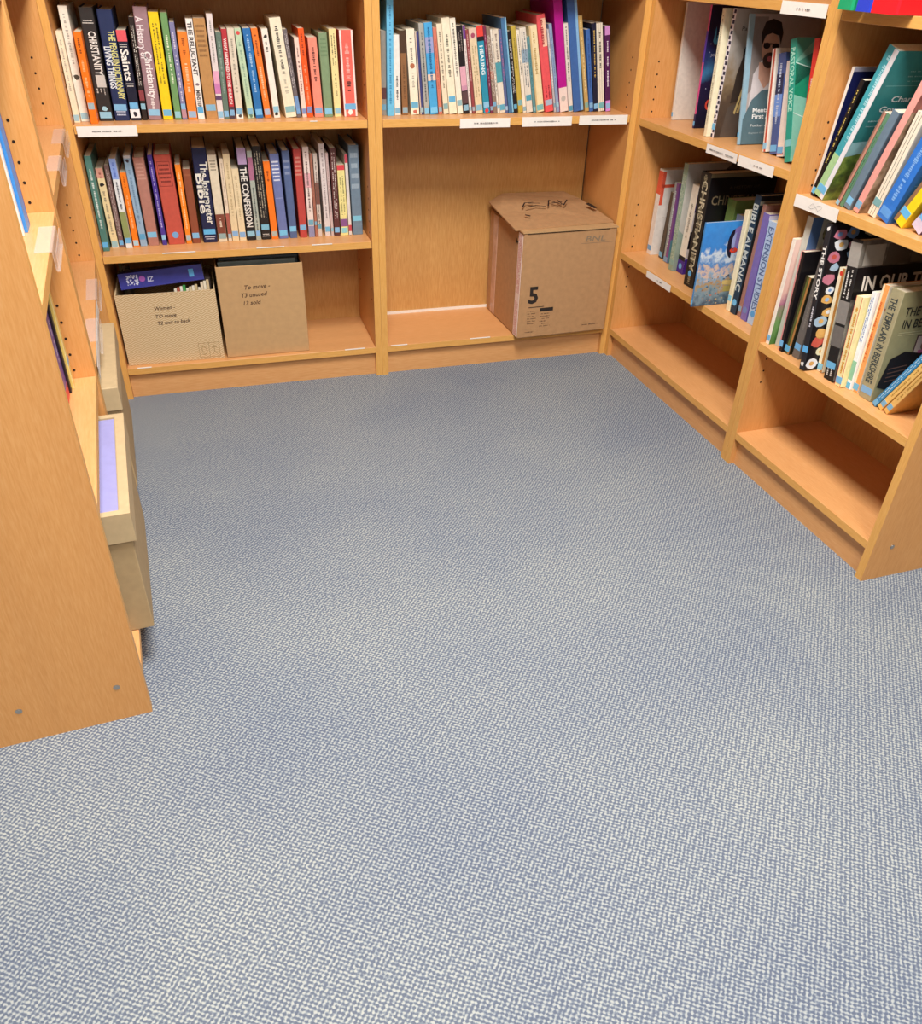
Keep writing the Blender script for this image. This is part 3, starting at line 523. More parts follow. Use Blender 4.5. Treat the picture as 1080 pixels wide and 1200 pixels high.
A1 = [
  (0.0216, 0.01672, 0.25115, 0.74098, 0.049, 0.1758, 'p', '#4f7d74', 'teal green paperback standing first against the left side, middle shelf of back left bookcase', [('m', '#cfdcd6', 0.25, 0.9, 1), ('s', 0.07, '#62b0e4')]),
  (0.04304, 0.01842, 0.21368, -0.08827, 0.079, 0.1496, 'p', '#ecd4a2', 'cream paperback with pink top and large black initial, middle shelf of back left bookcase', [('b', '#e0a08c', 0.88, 1.0), ('m', '#a8584a', 0.88, 0.96, 1), ('e2', '#26201e', 0.8), ('m', '#a8967a', 0.15, 0.72, 1), ('b', '#e8e4dc', 0.0, 0.03), ('s', 0.05, '#9cbfc4')]),
  (0.06338, 0.0128, 0.22091, 0.62661, 0.08, 0.1546, 'p', '#7b5f5c', 'slim dark brown paperback with pale lettering, middle shelf of back left bookcase', [('m', '#c9b8b0', 0.15, 0.95, 2), ('s', 0.06, '#6fb0e0')]),
  (0.08171, 0.01708, 0.23918, 0.19389, 0.067, 0.1674, 'p', '#e2e6e6', 'white spine fading from blue top to green garden foot, middle shelf of back left bookcase', [('b', '#8ba6e2', 0.78, 1.0), ('b', '#8f9a62', 0.1, 0.42), ('m', '#5f78c8', 0.8, 0.96, 1), ('m', '#5d6270', 0.45, 0.75, 1), ('s', 0.09, '#6fb2e2')]),
  (0.10168, 0.01576, 0.20207, 0.41926, 0.073, 0.1414, 'p', '#f4801e', 'orange paperback between garden and pale blue spines, middle shelf of back left bookcase', [('m', '#a84c0c', 0.8, 0.95, 1), ('m', '#f9bb84', 0.2, 0.7, 1), ('s', 0.06, '#a9cdda')]),
  (0.12053, 0.01812, 0.24368, -0.2898, 0.08, 0.1706, 'p', '#94b2cb', 'pale powder blue paperback with an oval emblem on top, middle shelf of back left bookcase', [('e', '#3c3342', 0.94), ('b', '#d8dbe0', 0.97, 1.0), ('m', '#6f8ca8', 0.25, 0.85, 1), ('s', 0.11, '#5ba3cf')]),
  (0.14215, 0.02898, 0.23762, 0.13266, 0.08, 0.1663, 'h', '#b07a6c', 'dusty rose cloth book with faint gilt lines, middle shelf of back left bookcase', [('m2', '#c99a8a', 0.75, 0.95, 5), ('s', 0.13, '#7fbfe2')]),
  (0.18079, 0.01256, 0.24333, 0.02738, 0.08, 0.1703, 'p', '#4c3a94', 'slim violet paperback with white specks beside big red book, middle shelf of back left bookcase', [('m', '#b9aee0', 0.2, 0.95, 1), ('s', 0.09, '#8fc4e4')]),
  (0.19786, 0.04482, 0.2429, -0.3007, 0.08, 0.17, 'h', '#c05343', 'very thick brick red book with boxed dark title, middle shelf of back left bookcase', [('f', '#7c2c24', 0.66, 0.93), ('m2', '#6f2720', 0.69, 0.91, 5), ('c', '#74a7d6', 0.11)]),
  (0.24737, 0.01479, 0.21668, 0.38275, 0.08, 0.1517, 'p', '#f58a26', 'orange paperback right of the thick brick red book, middle shelf of back left bookcase', [('m', '#fbd09a', 0.2, 0.9, 1), ('s', 0.08, '#a5bcc0')]),
  (0.26483, 0.02226, 0.20361, 0.47365, 0.08, 0.1425, 'h', '#8c4a30', 'plain russet brown book left of the thick navy one, middle shelf of back left bookcase', [('m2', '#a2603f', 0.9, 0.95, 1), ('s', 0.11, '#7fb8e0')]),
  (0.29603, 0.03894, 0.25789, 0.57271, 0.08, 0.1805, 'h', '#1b1f44', 'thick navy hardback titled The Interpreted New Testament, middle shelf of back left bookcase', [('t', 'The Interpreter', '#dedbd0', 0.2, 0.86, 0.42, 0.7), ('t', 'Bible', '#e4e0d4', 0.32, 0.74, 0.42, 0.32), ('m2', '#c9cbd6', 0.03, 0.075, 2), ('s', 0.12, '#63b5e6')]),
  (0.33861, 0.02413, 0.23906, -0.03893, 0.08, 0.1673, 'p', '#ddd0b6', 'cream book with ragged brown lower band, middle shelf of back left bookcase', [('b', '#7c4434', 0.05, 0.33), ('m2', '#8d8270', 0.82, 0.95, 4), ('m', '#e0cdb9', 0.18, 0.28, 1), ('s', 0.07, '#8fa9aa')]),
  (0.36618, 0.01044, 0.22842, 0.73131, 0.08, 0.1599, 'p', '#e2cfb6', 'slim cream and brown paperback beside ragged brown band, middle shelf of back left bookcase', [('b', '#a5594c', 0.05, 0.35), ('m', '#b9a68e', 0.45, 0.95, 1), ('s', 0.07, '#9ab6c4')]),
  (0.3781, 0.01919, 0.24063, 0.4507, 0.08, 0.1684, 'p', '#e0cba2', 'cream cloth paperback taller of the cream pair, middle shelf of back left bookcase', [('m', '#bfa880', 0.3, 0.9, 1), ('s', 0.09, '#86aed8')]),
  (0.39888, 0.01896, 0.20084, 0.12212, 0.08, 0.1406, 'p', '#e3cfa8', 'cream paperback shorter of the cream pair, middle shelf of back left bookcase', [('m', '#c4ae86', 0.3, 0.9, 1), ('s', 0.09, '#86aed8')]),
  (0.42026, 0.0255, 0.25487, -0.34311, 0.08, 0.1784, 'h', '#1d1a1d', 'black book with mauve portrait band above white title, middle shelf of back left bookcase', [('b', '#b49ac0', 0.83, 1.0), ('t', 'THE CONFESSION', '#e2ddd4', 0.15, 0.8, 0.55, 0.5), ('s', 0.075, '#8cbcd2')]),
  (0.44656, 0.01429, 0.24717, -0.08158, 0.08, 0.173, 'p', '#a9b0a4', 'slim grey green spine with pink upper part, middle shelf of back left bookcase', [('b', '#a86a86', 0.68, 0.93), ('m', '#5e6460', 0.05, 0.6, 1), ('s', 0.08, '#7fb2e2')]),
  (0.46308, 0.02635, 0.25807, -0.48928, 0.08, 0.1807, 'h', '#211d1b', 'large black book covered with dense gold lettering, middle shelf of back left bookcase', [('m', '#b0a690', 0.25, 0.95, 3), ('m2', '#cfcbc4', 0.03, 0.07, 2), ('s', 0.14, '#79b5cf')]),
  (0.49219, 0.01872, 0.21796, -1.01372, 0.08, 0.1526, 'p', '#f5791e', 'orange paperback between black and periwinkle books, middle shelf of back left bookcase', [('m', '#9c430e', 0.75, 0.9, 1), ('s', 0.07, '#a8b1a8')]),
  (0.5145, 0.02665, 0.23722, -1.61897, 0.08, 0.1661, 'h', '#6a75a8', 'periwinkle blue hardback with white stacked title, middle shelf of back left bookcase', [('m2', '#e2e4ee', 0.68, 0.93, 6), ('m2', '#9aa4cc', 0.48, 0.5, 1), ('s', 0.07, '#74bfe6')]),
  (0.54586, 0.02209, 0.24466, -0.71833, 0.08, 0.1713, 'h', '#54668f', 'slate blue hardback with faint gilt title, middle shelf of back left bookcase', [('m2', '#8b97b4', 0.72, 0.92, 3), ('s', 0.11, '#7cbfe4')]),
  (0.576, 0.02223, 0.24802, -0.19572, 0.08, 0.1736, 'h', '#b8453f', 'crimson cloth hardback with faint gilt title, middle shelf of back left bookcase', [('m2', '#d08c7c', 0.7, 0.93, 5), ('s', 0.12, '#7fb2d8')]),
  (0.60264, 0.01758, 0.25297, -0.12813, 0.08, 0.1771, 'p', '#e6d4cb', 'white and pink paperback with blue foot beside crimson one, middle shelf of back left bookcase', [('b', '#dfa8ae', 0.56, 0.72), ('b', '#8d8cae', 0.0, 0.13), ('m', '#7a6464', 0.3, 0.95, 1), ('s', 0.17, '#6fa7bd')]),
  (0.62198, 0.00769, 0.23546, -0.17467, 0.08, 0.1648, 'p', '#a86c58', 'slim brown paperback behind white and pink one, middle shelf of back left bookcase', [('m', '#8a5242', 0.3, 0.9, 1), ('s', 0.17, '#78a8c0')]),
  (0.63106, 0.01155, 0.2352, -0.01801, 0.08, 0.1646, 'p', '#cdbfb4', 'grey white paperback with brown smudged picture, middle shelf of back left bookcase', [('b', '#7d4f42', 0.4, 0.66), ('m', '#6b5a54', 0.15, 0.9, 1), ('s', 0.13, '#6a9fae')]),
  (0.65206, 0.01618, 0.2603, -0.74005, 0.08, 0.1822, 'p', '#d9cdca', 'tall pinkish white paperback standing above its neighbours, middle shelf of back left bookcase', [('m', '#9a8c8c', 0.2, 0.95, 1), ('s', 0.08, '#6fb0d2')]),
  (0.67026, 0.0081, 0.23571, -0.98216, 0.08, 0.165, 'p', '#c7b0ac', 'slim dusty pink paperback beside dark brown one, middle shelf of back left bookcase', [('m', '#a68c88', 0.3, 0.9, 1), ('s', 0.08, '#8cb6c4')]),
  (0.68018, 0.01722, 0.24815, -0.1214, 0.08, 0.1737, 'p', '#5b3230', 'dark maroon brown paperback with small white title, middle shelf of back left bookcase', [('m', '#d8c8c0', 0.2, 0.95, 2), ('s', 0.07, '#7fb4dd')]),
  (0.70066, 0.02188, 0.20161, -0.76926, 0.08, 0.1411, 'p', '#e8dc92', 'yellow paperback with red top band and purple picture, middle shelf of back left bookcase', [('b', '#d8454e', 0.93, 1.0), ('b', '#86568c', 0.13, 0.24), ('m', '#8f8a58', 0.3, 0.85, 2), ('s', 0.075, '#8dccd2')]),
  (0.72427, 0.00918, 0.22988, -0.68412, 0.08, 0.1609, 'p', '#ded6ce', 'very slim white booklet with red ends, middle shelf of back left bookcase', [('b', '#c84e5c', 0.9, 1.0), ('b', '#c04a54', 0.05, 0.13), ('s', 0.02, '#d8d0c8')]),
  (0.7373, 0.03032, 0.25397, -0.81636, 0.08, 0.1778, 'h', '#6f8496', 'grey blue cloth hardback, last in its row, middle shelf of back left bookcase', [('m2', '#9fb0bd', 0.5, 0.95, 4), ('s', 0.19, '#7fc4dd')]),
]
B2 = [
  (0.03299, 0.01454, 0.20824, 0.73705, 0.07, 0.1458, 'p', '#8f8a82', 'grey booklet hidden behind the tall sky blue one, shelf above the big cardboard box', [('b', '#5d3a3a', 0.2, 0.34), ('s', 0.1, '#6f9fb8')]),
  (0.04815, 0.01896, 0.29775, 0.66765, 0.06, 0.19, 'p', '#6cbce2', 'very tall sky blue folder, first on the left, shelf above the big cardboard box', [('m', '#3d88b4', 0.1, 0.9, 1), ('ns',)]),
  (0.07151, 0.01749, 0.1992, -0.46624, 0.07, 0.1394, 'p', '#e9e4dc', 'white paperback with blue sticker beside tall sky blue folder, shelf above the big cardboard box', [('m', '#5a5454', 0.2, 0.5, 1), ('s', 0.06, '#7fb0cc')]),
  (0.09377, 0.01721, 0.20983, -1.49423, 0.07, 0.1469, 'p', '#8d6440', 'brown paperback with dark top, shelf above the big cardboard box', [('b', '#4c3524', 0.74, 1.0), ('m', '#6e4a2c', 0.2, 0.6, 1), ('s', 0.06, '#8fa9b4')]),
  (0.1202, 0.02389, 0.21344, -3.90683, 0.07, 0.1494, 'p', '#eee6cf', 'cream paperback with a brown round emblem mid spine, shelf above the big cardboard box', [('m', '#8a8276', 0.62, 0.9, 1), ('d', '#b06a48', 0.58), ('m', '#b8b0a0', 0.3, 0.5, 1), ('e', '#c06a5a', 0.035), ('s', 0.12, '#6aaed0')]),
  (0.14656, 0.01149, 0.20725, -4.42941, 0.07, 0.1451, 'p', '#3f4378', 'slim navy booklet with beige edge beside brown emblem book, shelf above the big cardboard box', [('v', '#cbb6a4', 0.0, 0.35), ('s', 0.06, '#9ab2b8')]),
  (0.15961, 0.01493, 0.22698, -4.71895, 0.07, 0.1589, 'p', '#a9a9a2', 'grey paperback with dark capitals down its spine, shelf above the big cardboard box', [('m', '#45494c', 0.15, 0.9, 1), ('s', 0.04, '#7fc0e4')]),
  (0.17697, 0.02318, 0.22878, -5.18209, 0.07, 0.1601, 'p', '#4ba6dc', 'bright blue paperback with small square pictures, shelf above the big cardboard box', [('b', '#9aa0cc', 0.68, 0.85), ('b', '#e8cdb8', 0.38, 0.45), ('m', '#226a9c', 0.3, 0.95, 1), ('s', 0.05, '#79c4ee')]),
  (0.20223, 0.01056, 0.21757, -5.53734, 0.07, 0.1523, 'p', '#d07a66', 'slim salmon paperback beside bright blue one, shelf above the big cardboard box', [('m', '#b2604e', 0.3, 0.9, 1), ('s', 0.06, '#8fb0c0')]),
  (0.21709, 0.01537, 0.22661, -6.50612, 0.07, 0.1586, 'p', '#e9dcc0', 'slim cream paperback with brown speckled title, shelf above the big cardboard box', [('m', '#8f8370', 0.3, 0.92, 1), ('s', 0.09, '#86aeb2')]),
  (0.23441, 0.02288, 0.24109, -6.85808, 0.07, 0.1688, 'p', '#efe6cb', 'broad cream paperback with grey curling title, shelf above the big cardboard box', [('m', '#6f6a5a', 0.4, 0.85, 1), ('s', 0.16, '#63aed6')]),
  (0.25945, 0.01644, 0.2409, -7.24619, 0.07, 0.1686, 'p', '#f0e9d6', 'ivory paperback standing tall beside broad cream one, shelf above the big cardboard box', [('m', '#6c665e', 0.4, 0.95, 1), ('s', 0.12, '#8fb6bc')]),
  (0.2771, 0.01739, 0.22303, -7.40625, 0.07, 0.1561, 'p', '#231c1f', 'black spine with pink picture in its lower half, shelf above the big cardboard box', [('b', '#dca6b6', 0.33, 0.55), ('b', '#c490a8', 0.27, 0.33), ('b', '#5a4244', 0.12, 0.26), ('m', '#9a8c84', 0.72, 0.95, 2), ('s', 0.07, '#86b4cc')]),
  (0.29585, 0.00708, 0.22448, -7.56366, 0.07, 0.1571, 'p', '#e8dcd6', 'slim white paperback with purple top, shelf above the big cardboard box', [('b', '#6f3a8c', 0.85, 1.0), ('m', '#a08c8c', 0.2, 0.8, 1), ('s', 0.06, '#9ab8c4')]),
  (0.30469, 0.00863, 0.21405, -7.87059, 0.07, 0.1498, 'p', '#8f4447', 'slim brick maroon paperback with pale lettering, shelf above the big cardboard box', [('m', '#caa09a', 0.4, 0.95, 1), ('s', 0.06, '#a0a8b4')]),
  (0.31511, 0.02167, 0.21686, -8.1637, 0.07, 0.1518, 'p', '#e0cca8', 'beige paperback with mauve emblem near top, shelf above the big cardboard box', [('b', '#dcc0ae', 0.88, 1.0), ('d', '#a24a64', 0.92), ('m', '#a8946c', 0.2, 0.8, 2), ('s', 0.07, '#86b8cc')]),
  (0.33935, 0.01957, 0.22423, -8.64364, 0.07, 0.157, 'p', '#2c8fac', 'teal paperback with red and black top, shelf above the big cardboard box', [('b', '#e2453c', 0.88, 1.0), ('b', '#1e1a22', 0.83, 0.88), ('t', 'HEALING', '#d8ecf0', 0.45, 0.78, 0.42, 0.5), ('d', '#e03a3a', 0.03), ('s', 0.1, '#86bfe2')]),
  (0.36052, 0.00822, 0.2246, -8.82581, 0.07, 0.1572, 'p', '#74304c', 'slim wine purple paperback beside teal one, shelf above the big cardboard box', [('m', '#b8849a', 0.3, 0.9, 1), ('s', 0.06, '#8aa6c0')]),
  (0.37005, 0.01092, 0.22309, -9.01074, 0.07, 0.1562, 'p', '#8a7668', 'mottled brown and white paperback beside wine purple one, shelf above the big cardboard box', [('m', '#efe6da', 0.2, 0.9, 3), ('b', '#a05844', 0.4, 0.5), ('s', 0.11, '#74a9cc')]),
  (0.38209, 0.00582, 0.21587, -9.1743, 0.07, 0.1511, 'p', '#e6ded0', 'slim white paperback with black lettering beside mottled one, shelf above the big cardboard box', [('m', '#3a3634', 0.1, 0.9, 1), ('s', 0.08, '#8fc0d8')]),
  (0.38895, 0.01769, 0.21493, -9.33413, 0.07, 0.1504, 'p', '#ddd2c0', 'beige and teal paperback with picture spine, shelf above the big cardboard box', [('b', '#4d98a4', 0.38, 0.62), ('m', '#8a7c74', 0.6, 0.95, 1), ('b', '#e0d8ca', 0.14, 0.36), ('s', 0.07, '#5da5c0')]),
  (0.40727, 0.00843, 0.21614, -9.16078, 0.07, 0.1513, 'p', '#5a6492', 'slim indigo paperback beside tall steel blue book, shelf above the big cardboard box', [('m', '#b06a8c', 0.4, 0.9, 1), ('s', 0.06, '#9ab6d2')]),
  (0.41727, 0.01554, 0.24473, -9.3956, 0.07, 0.1713, 'p', '#47739c', 'tall steel blue book with pale edge, shelf above the big cardboard box', [('v', '#86bfdc', 0.72, 1.0), ('ns',)]),
  (0.43415, 0.01108, 0.21241, -9.58328, 0.07, 0.1487, 'p', '#1f1c1f', 'black paperback with white upright lettering, shelf above the big cardboard box', [('m', '#e4e0da', 0.25, 0.9, 2), ('s', 0.08, '#5fa8cc')]),
  (0.4477, 0.01397, 0.22521, -10.07192, 0.07, 0.1576, 'p', '#bda748', 'olive yellow paperback with plain spine, shelf above the big cardboard box', [('m', '#8f7c34', 0.5, 0.9, 1), ('s', 0.12, '#7fb0b4')]),
  (0.46329, 0.00969, 0.21524, -10.26637, 0.07, 0.1507, 'p', '#ebe2cf', 'slim ivory paperback with black marks beside olive yellow one, shelf above the big cardboard box', [('m', '#4c4a40', 0.4, 0.95, 1), ('s', 0.05, '#88acb8')]),
  (0.4743, 0.01915, 0.2204, -10.44067, 0.07, 0.1543, 'p', '#dcd5c8', 'white grey paperback with speckled spine, shelf above the big cardboard box', [('m', '#4f5a64', 0.3, 0.95, 2), ('b', '#8fa4b4', 0.6, 0.75), ('s', 0.18, '#4f9cb4')]),
  (0.49501, 0.00871, 0.19916, -10.66834, 0.07, 0.1394, 'p', '#5d8f96', 'slim teal grey paperback beside speckled white one, shelf above the big cardboard box', [('m', '#3f6c74', 0.3, 0.9, 1), ('s', 0.05, '#7fb0bc')]),
  (0.50538, 0.02392, 0.22663, -11.00535, 0.07, 0.1586, 'p', '#ead9ae', 'thick cream paperback left of the coral red book, shelf above the big cardboard box', [('v', '#d0b482', 0.0, 0.2), ('m', '#b89a60', 0.45, 0.92, 1), ('s', 0.055, '#7ab8b8')]),
  (0.53382, 0.0263, 0.25411, -11.6233, 0.07, 0.1779, 'h', '#e2555a', 'thick coral red book with cream top panel, shelf above the big cardboard box', [('b2', '#edc0a4', 0.68, 0.96, 0.45, 0.95), ('m', '#a8343c', 0.7, 0.95, 1), ('m', '#8c2a34', 0.08, 0.28, 2), ('s', 0.1, '#a3b4cc')]),
  (0.562, 0.00659, 0.21929, -11.73693, 0.07, 0.1535, 'p', '#b9b4b8', 'slim grey paperback with white lettering beside coral red book, shelf above the big cardboard box', [('m', '#f0ece8', 0.3, 0.95, 1), ('s', 0.09, '#7fa4b8')]),
  (0.56999, 0.00967, 0.23292, -11.90972, 0.07, 0.163, 'p', '#8c9fc0', 'grey blue paperback beside tall magenta folder, shelf above the big cardboard box', [('m', '#6a7ea4', 0.3, 0.9, 1), ('s', 0.09, '#9cc4d4')]),
  (0.58112, 0.0259, 0.29785, -10.07149, 0.07, 0.19, 'p', '#b5168c', 'very tall magenta folder with white foot, shelf above the big cardboard box', [('b', '#e8d4cc', 0.0, 0.22), ('d', '#b9b4ac', 0.12), ('ns',)]),
  (0.60971, 0.01376, 0.23309, -10.48687, 0.07, 0.1632, 'p', '#ded6cc', 'slim white booklet with dashes along its edge, shelf above the big cardboard box', [('m', '#5c5a54', 0.35, 0.98, 1), ('s', 0.04, '#4f94b0')]),
  (0.62608, 0.03089, 0.29755, -10.96814, 0.07, 0.19, 'p', '#3f66a4', 'very tall royal blue folder with light edge, shelf above the big cardboard box', [('v', '#84b4dc', 0.74, 1.0), ('ns',)]),
  (0.66316, 0.01269, 0.25389, -12.10899, 0.07, 0.1777, 'p', '#bf9f62', 'tall tan paperback right of the royal blue folder, shelf above the big cardboard box', [('m', '#e4cf9c', 0.2, 0.95, 1), ('s', 0.07, '#7fa9a0')]),
  (0.67741, 0.01272, 0.2186, -10.27446, 0.07, 0.153, 'p', '#3f68ac', 'medium blue paperback beside tall tan one, shelf above the big cardboard box', [('m', '#2a4c88', 0.3, 0.9, 1), ('s', 0.08, '#7fb0d8')]),
  (0.69135, 0.01417, 0.23398, -9.06828, 0.07, 0.1638, 'p', '#1f2238', 'dark navy paperback with gold capitals, shelf above the big cardboard box', [('m', '#c9a856', 0.4, 0.92, 1), ('s', 0.06, '#7fb8e0')]),
  (0.70749, 0.01957, 0.23338, -9.39876, 0.07, 0.1634, 'p', '#e2dac8', 'triple banded white paperback second from the right end, shelf above the big cardboard box', [('v', '#b8ae9a', 0.3, 0.36), ('v', '#b8ae9a', 0.62, 0.68), ('m', '#6a6458', 0.5, 0.9, 1), ('s', 0.07, '#6fb0b4')]),
  (0.73083, 0.01609, 0.22605, -8.58443, 0.07, 0.1582, 'p', '#4f2050', 'dark purple paperback with pink ends, last in its row, shelf above the big cardboard box', [('b', '#c98ac8', 0.9, 1.0), ('b', '#cf88d8', 0.0, 0.13), ('m', '#e8dce8', 0.3, 0.85, 1), ('s', 0.065, '#8cb2dc')]),
]
RA2 = [
  (0.06084, 0.00903, 0.29793, -2.95223, 0.08136, 0.1866, 'p', '#d8cfc2', 'big pale grey folder standing first on the left, right corner bookcase upper shelf', [('s', 0.05, '#6aaed8')]),
  (0.19767, 0.00897, 0.2979, -2.62514, 0.07253, 0.19, 'p', '#d8508c', 'night blue cover with pink spine and glowing scene, right corner bookcase upper shelf', [('b', '#5a3aa8', 0.55, 0.8), ('b', '#2a2450', 0.0, 0.12), ('s', 0.04, '#6fb4e0')], 'galaxy'),
  (0.31247, 0.01528, 0.29672, -3.11695, 0.03733, 0.19, 'p', '#ece4c4', 'tall cream spiral bound book, right corner bookcase upper shelf', [('m', '#b8b094', 0.1, 0.95, 1), ('ns',)]),
  (0.32832, 0.01586, 0.29795, -0.1842, 0.04888, 0.215, 'p', '#e8e0e4', 'black and white checked spine with stone toned cover, right corner bookcase upper shelf', [('chk',), ('s', 0.09, '#6fb8e6')], 'statue'),
  (0.44009, 0.00683, 0.29393, -11.01794, 0.058, 0.212, 'p', '#8fb2c4', 'mental health guide with bearded man in glasses on cover, right corner bookcase upper shelf', [('s', 0.08, '#62b8e8')], 'man'),
  (0.53564, 0.01656, 0.22771, -11.71293, 0.07, 0.1594, 'p', '#e8dcd0', 'white booklet with red upper stripe on spine, right corner bookcase upper shelf', [('v', '#c0503c', 0.35, 0.75), ('s', 0.06, '#8fc4e4')]),
  (0.56614, 0.02649, 0.22109, -12.6614, 0.07, 0.1548, 'p', '#4a5c94', 'blue paperback with dark mottled spine, right corner bookcase upper shelf', [('b', '#2c3050', 0.6, 0.8), ('b', '#6f94d8', 0.38, 0.6), ('m', '#c0cce4', 0.3, 0.9, 1), ('s', 0.06, '#6fb2e6')]),
  (0.59435, 0.02368, 0.20788, -11.50321, 0.07, 0.1455, 'p', '#e6dad2', 'pinkish white paperback beside green handbook, right corner bookcase upper shelf', [('s', 0.07, '#74b0e0'), ('b', '#d0503c', 0.02, 0.045)]),
  (0.65953, 0.02203, 0.26152, -17.10817, 0.045, 0.1831, 'p', '#2a9c88', 'large green handbook with angled pale stripes on cover, right corner bookcase upper shelf', [('t', 'PASTORAL VOICE', '#a9e0cc', 0.42, 0.93, 0.5, 0.5), ('s', 0.16, '#7fc4cc'), ('ns',)], 'green'),
  (0.703, 0.018, 0.262, -9.98183, 0.05, 0.1834, 'p', '#d8362c', 'red book partly hidden by the middle upright, right corner bookcase upper shelf', [('m', '#f0d0c8', 0.3, 0.7, 1)]),
]
RA1 = [
  (0.04367, 0.02553, 0.26138, 0.9263, 0.08, 0.183, 'p', '#e4ddd4', 'white book with red corner and red line on cover, right corner bookcase middle shelf', [('b', '#dc5a40', 0.72, 0.98), ('s', 0.08, '#6fa8d8')], 'redline'),
  (0.09515, 0.02187, 0.20491, 3.16751, 0.095, 0.1434, 'p', '#4c463e', 'slim dark booklet behind white and red book, right corner bookcase middle shelf', [('s', 0.06, '#6fb0d8')]),
  (0.13458, 0.02623, 0.23899, -1.36711, 0.09, 0.1673, 'p', '#9aa4a4', 'paperback with purple and teal cover edge, right corner bookcase middle shelf', [('v', '#7c4f8c', 0.45, 1.0), ('m', '#c8dcd8', 0.2, 0.9, 1), ('s', 0.04, '#7fa4c8')], 'purple'),
  (0.20918, 0.02478, 0.30881, -1.74767, 0.06623, 0.19, 'p', '#8fa894', 'tall grey green book with diagonal grey cover, right corner bookcase middle shelf', [('m', '#d8e0cc', 0.1, 0.9, 3), ('s', 0.08, '#88b0a8')], 'diag'),
  (0.23445, 0.03488, 0.2578, 1.67254, 0.07969, 0.1805, 'p', '#efe6d4', 'white spine with deep purple foot, right corner bookcase middle shelf', [('b', '#4a2a8c', 0.0, 0.15), ('b', '#1f1a20', 0.15, 0.2), ('m', '#a8a090', 0.4, 0.8, 1), ('c', '#6fb4e8', 0.08)], 'purplecover'),
  (0.34422, 0.05185, 0.31605, -2.0185, 0.03944, 0.215, 'h', '#231f1c', 'massive black hardback titled CHRISTIANITY in gold, right corner bookcase middle shelf', [('t', 'CHRISTIANITY', '#cfc4a4', 0.14, 0.93, 0.62, 0.55), ('m', '#8f8468', 0.02, 0.98, 1), ('c', '#5fb0e8', 0.12)], 'christ'),
  (0.4, 0.038, 0.255, -1.0, 0.1, 0.168, 'p', '#7f9c58', 'olive green book set back behind the coral reef book, right corner bookcase middle shelf', []),
  (0.452, 0.03, 0.225, -1.0, 0.1, 0.1575, 'p', '#8a9cc4', 'grey blue boxed book set back beside the olive green one, right corner bookcase middle shelf', [('b', '#d8d4cc', 0.55, 0.9)]),
  (0.51546, 0.00745, 0.22629, -1.50061, -0.03937, 0.19, 'p', '#3f86c4', 'coral reef picture book standing out over the shelf edge, right corner bookcase middle shelf', [('s', 0.05, '#62b8ee')], 'reef'),
  (0.5622, 0.01686, 0.26558, -1.99302, 0.045, 0.1859, 'p', '#ece0bc', 'cream spined booklet behind the coral reef book, right corner bookcase middle shelf', [('s', 0.13, '#88c8e0')]),
  (0.58081, 0.02645, 0.31069, -0.11919, 0.045, 0.19, 'h', '#22384c', 'dark slate blue hardback with silver capitals, right corner bookcase middle shelf', [('t', 'BIBLE ALMANAC', '#c4ccc8', 0.2, 0.93, 0.6, 0.5), ('c', '#6fbcec', 0.1)], 'dark'),
  (0.6083, 0.0141, 0.29295, 0.71406, 0.05, 0.19, 'p', '#a4786c', 'brownish pink paperback right of dark slate book, right corner bookcase middle shelf', [('s', 0.07, '#88a8c0')]),
  (0.6317, 0.02551, 0.27772, -0.62776, 0.045, 0.19, 'p', '#7a6cb4', 'lavender purple paperback second from the right end, right corner bookcase middle shelf', [('c', '#6f88c0', 0.1)], 'lav'),
  (0.66261, 0.03257, 0.26528, -1.51194, 0.045, 0.1857, 'p', '#b4cdec', 'pale blue paperback last beside the middle upright, right corner bookcase middle shelf', [('t', 'EXTENSION STUDIES', '#5a6f9c', 0.15, 0.95, 0.5, 0.5), ('c', '#5aa4e0', 0.11)]),
]
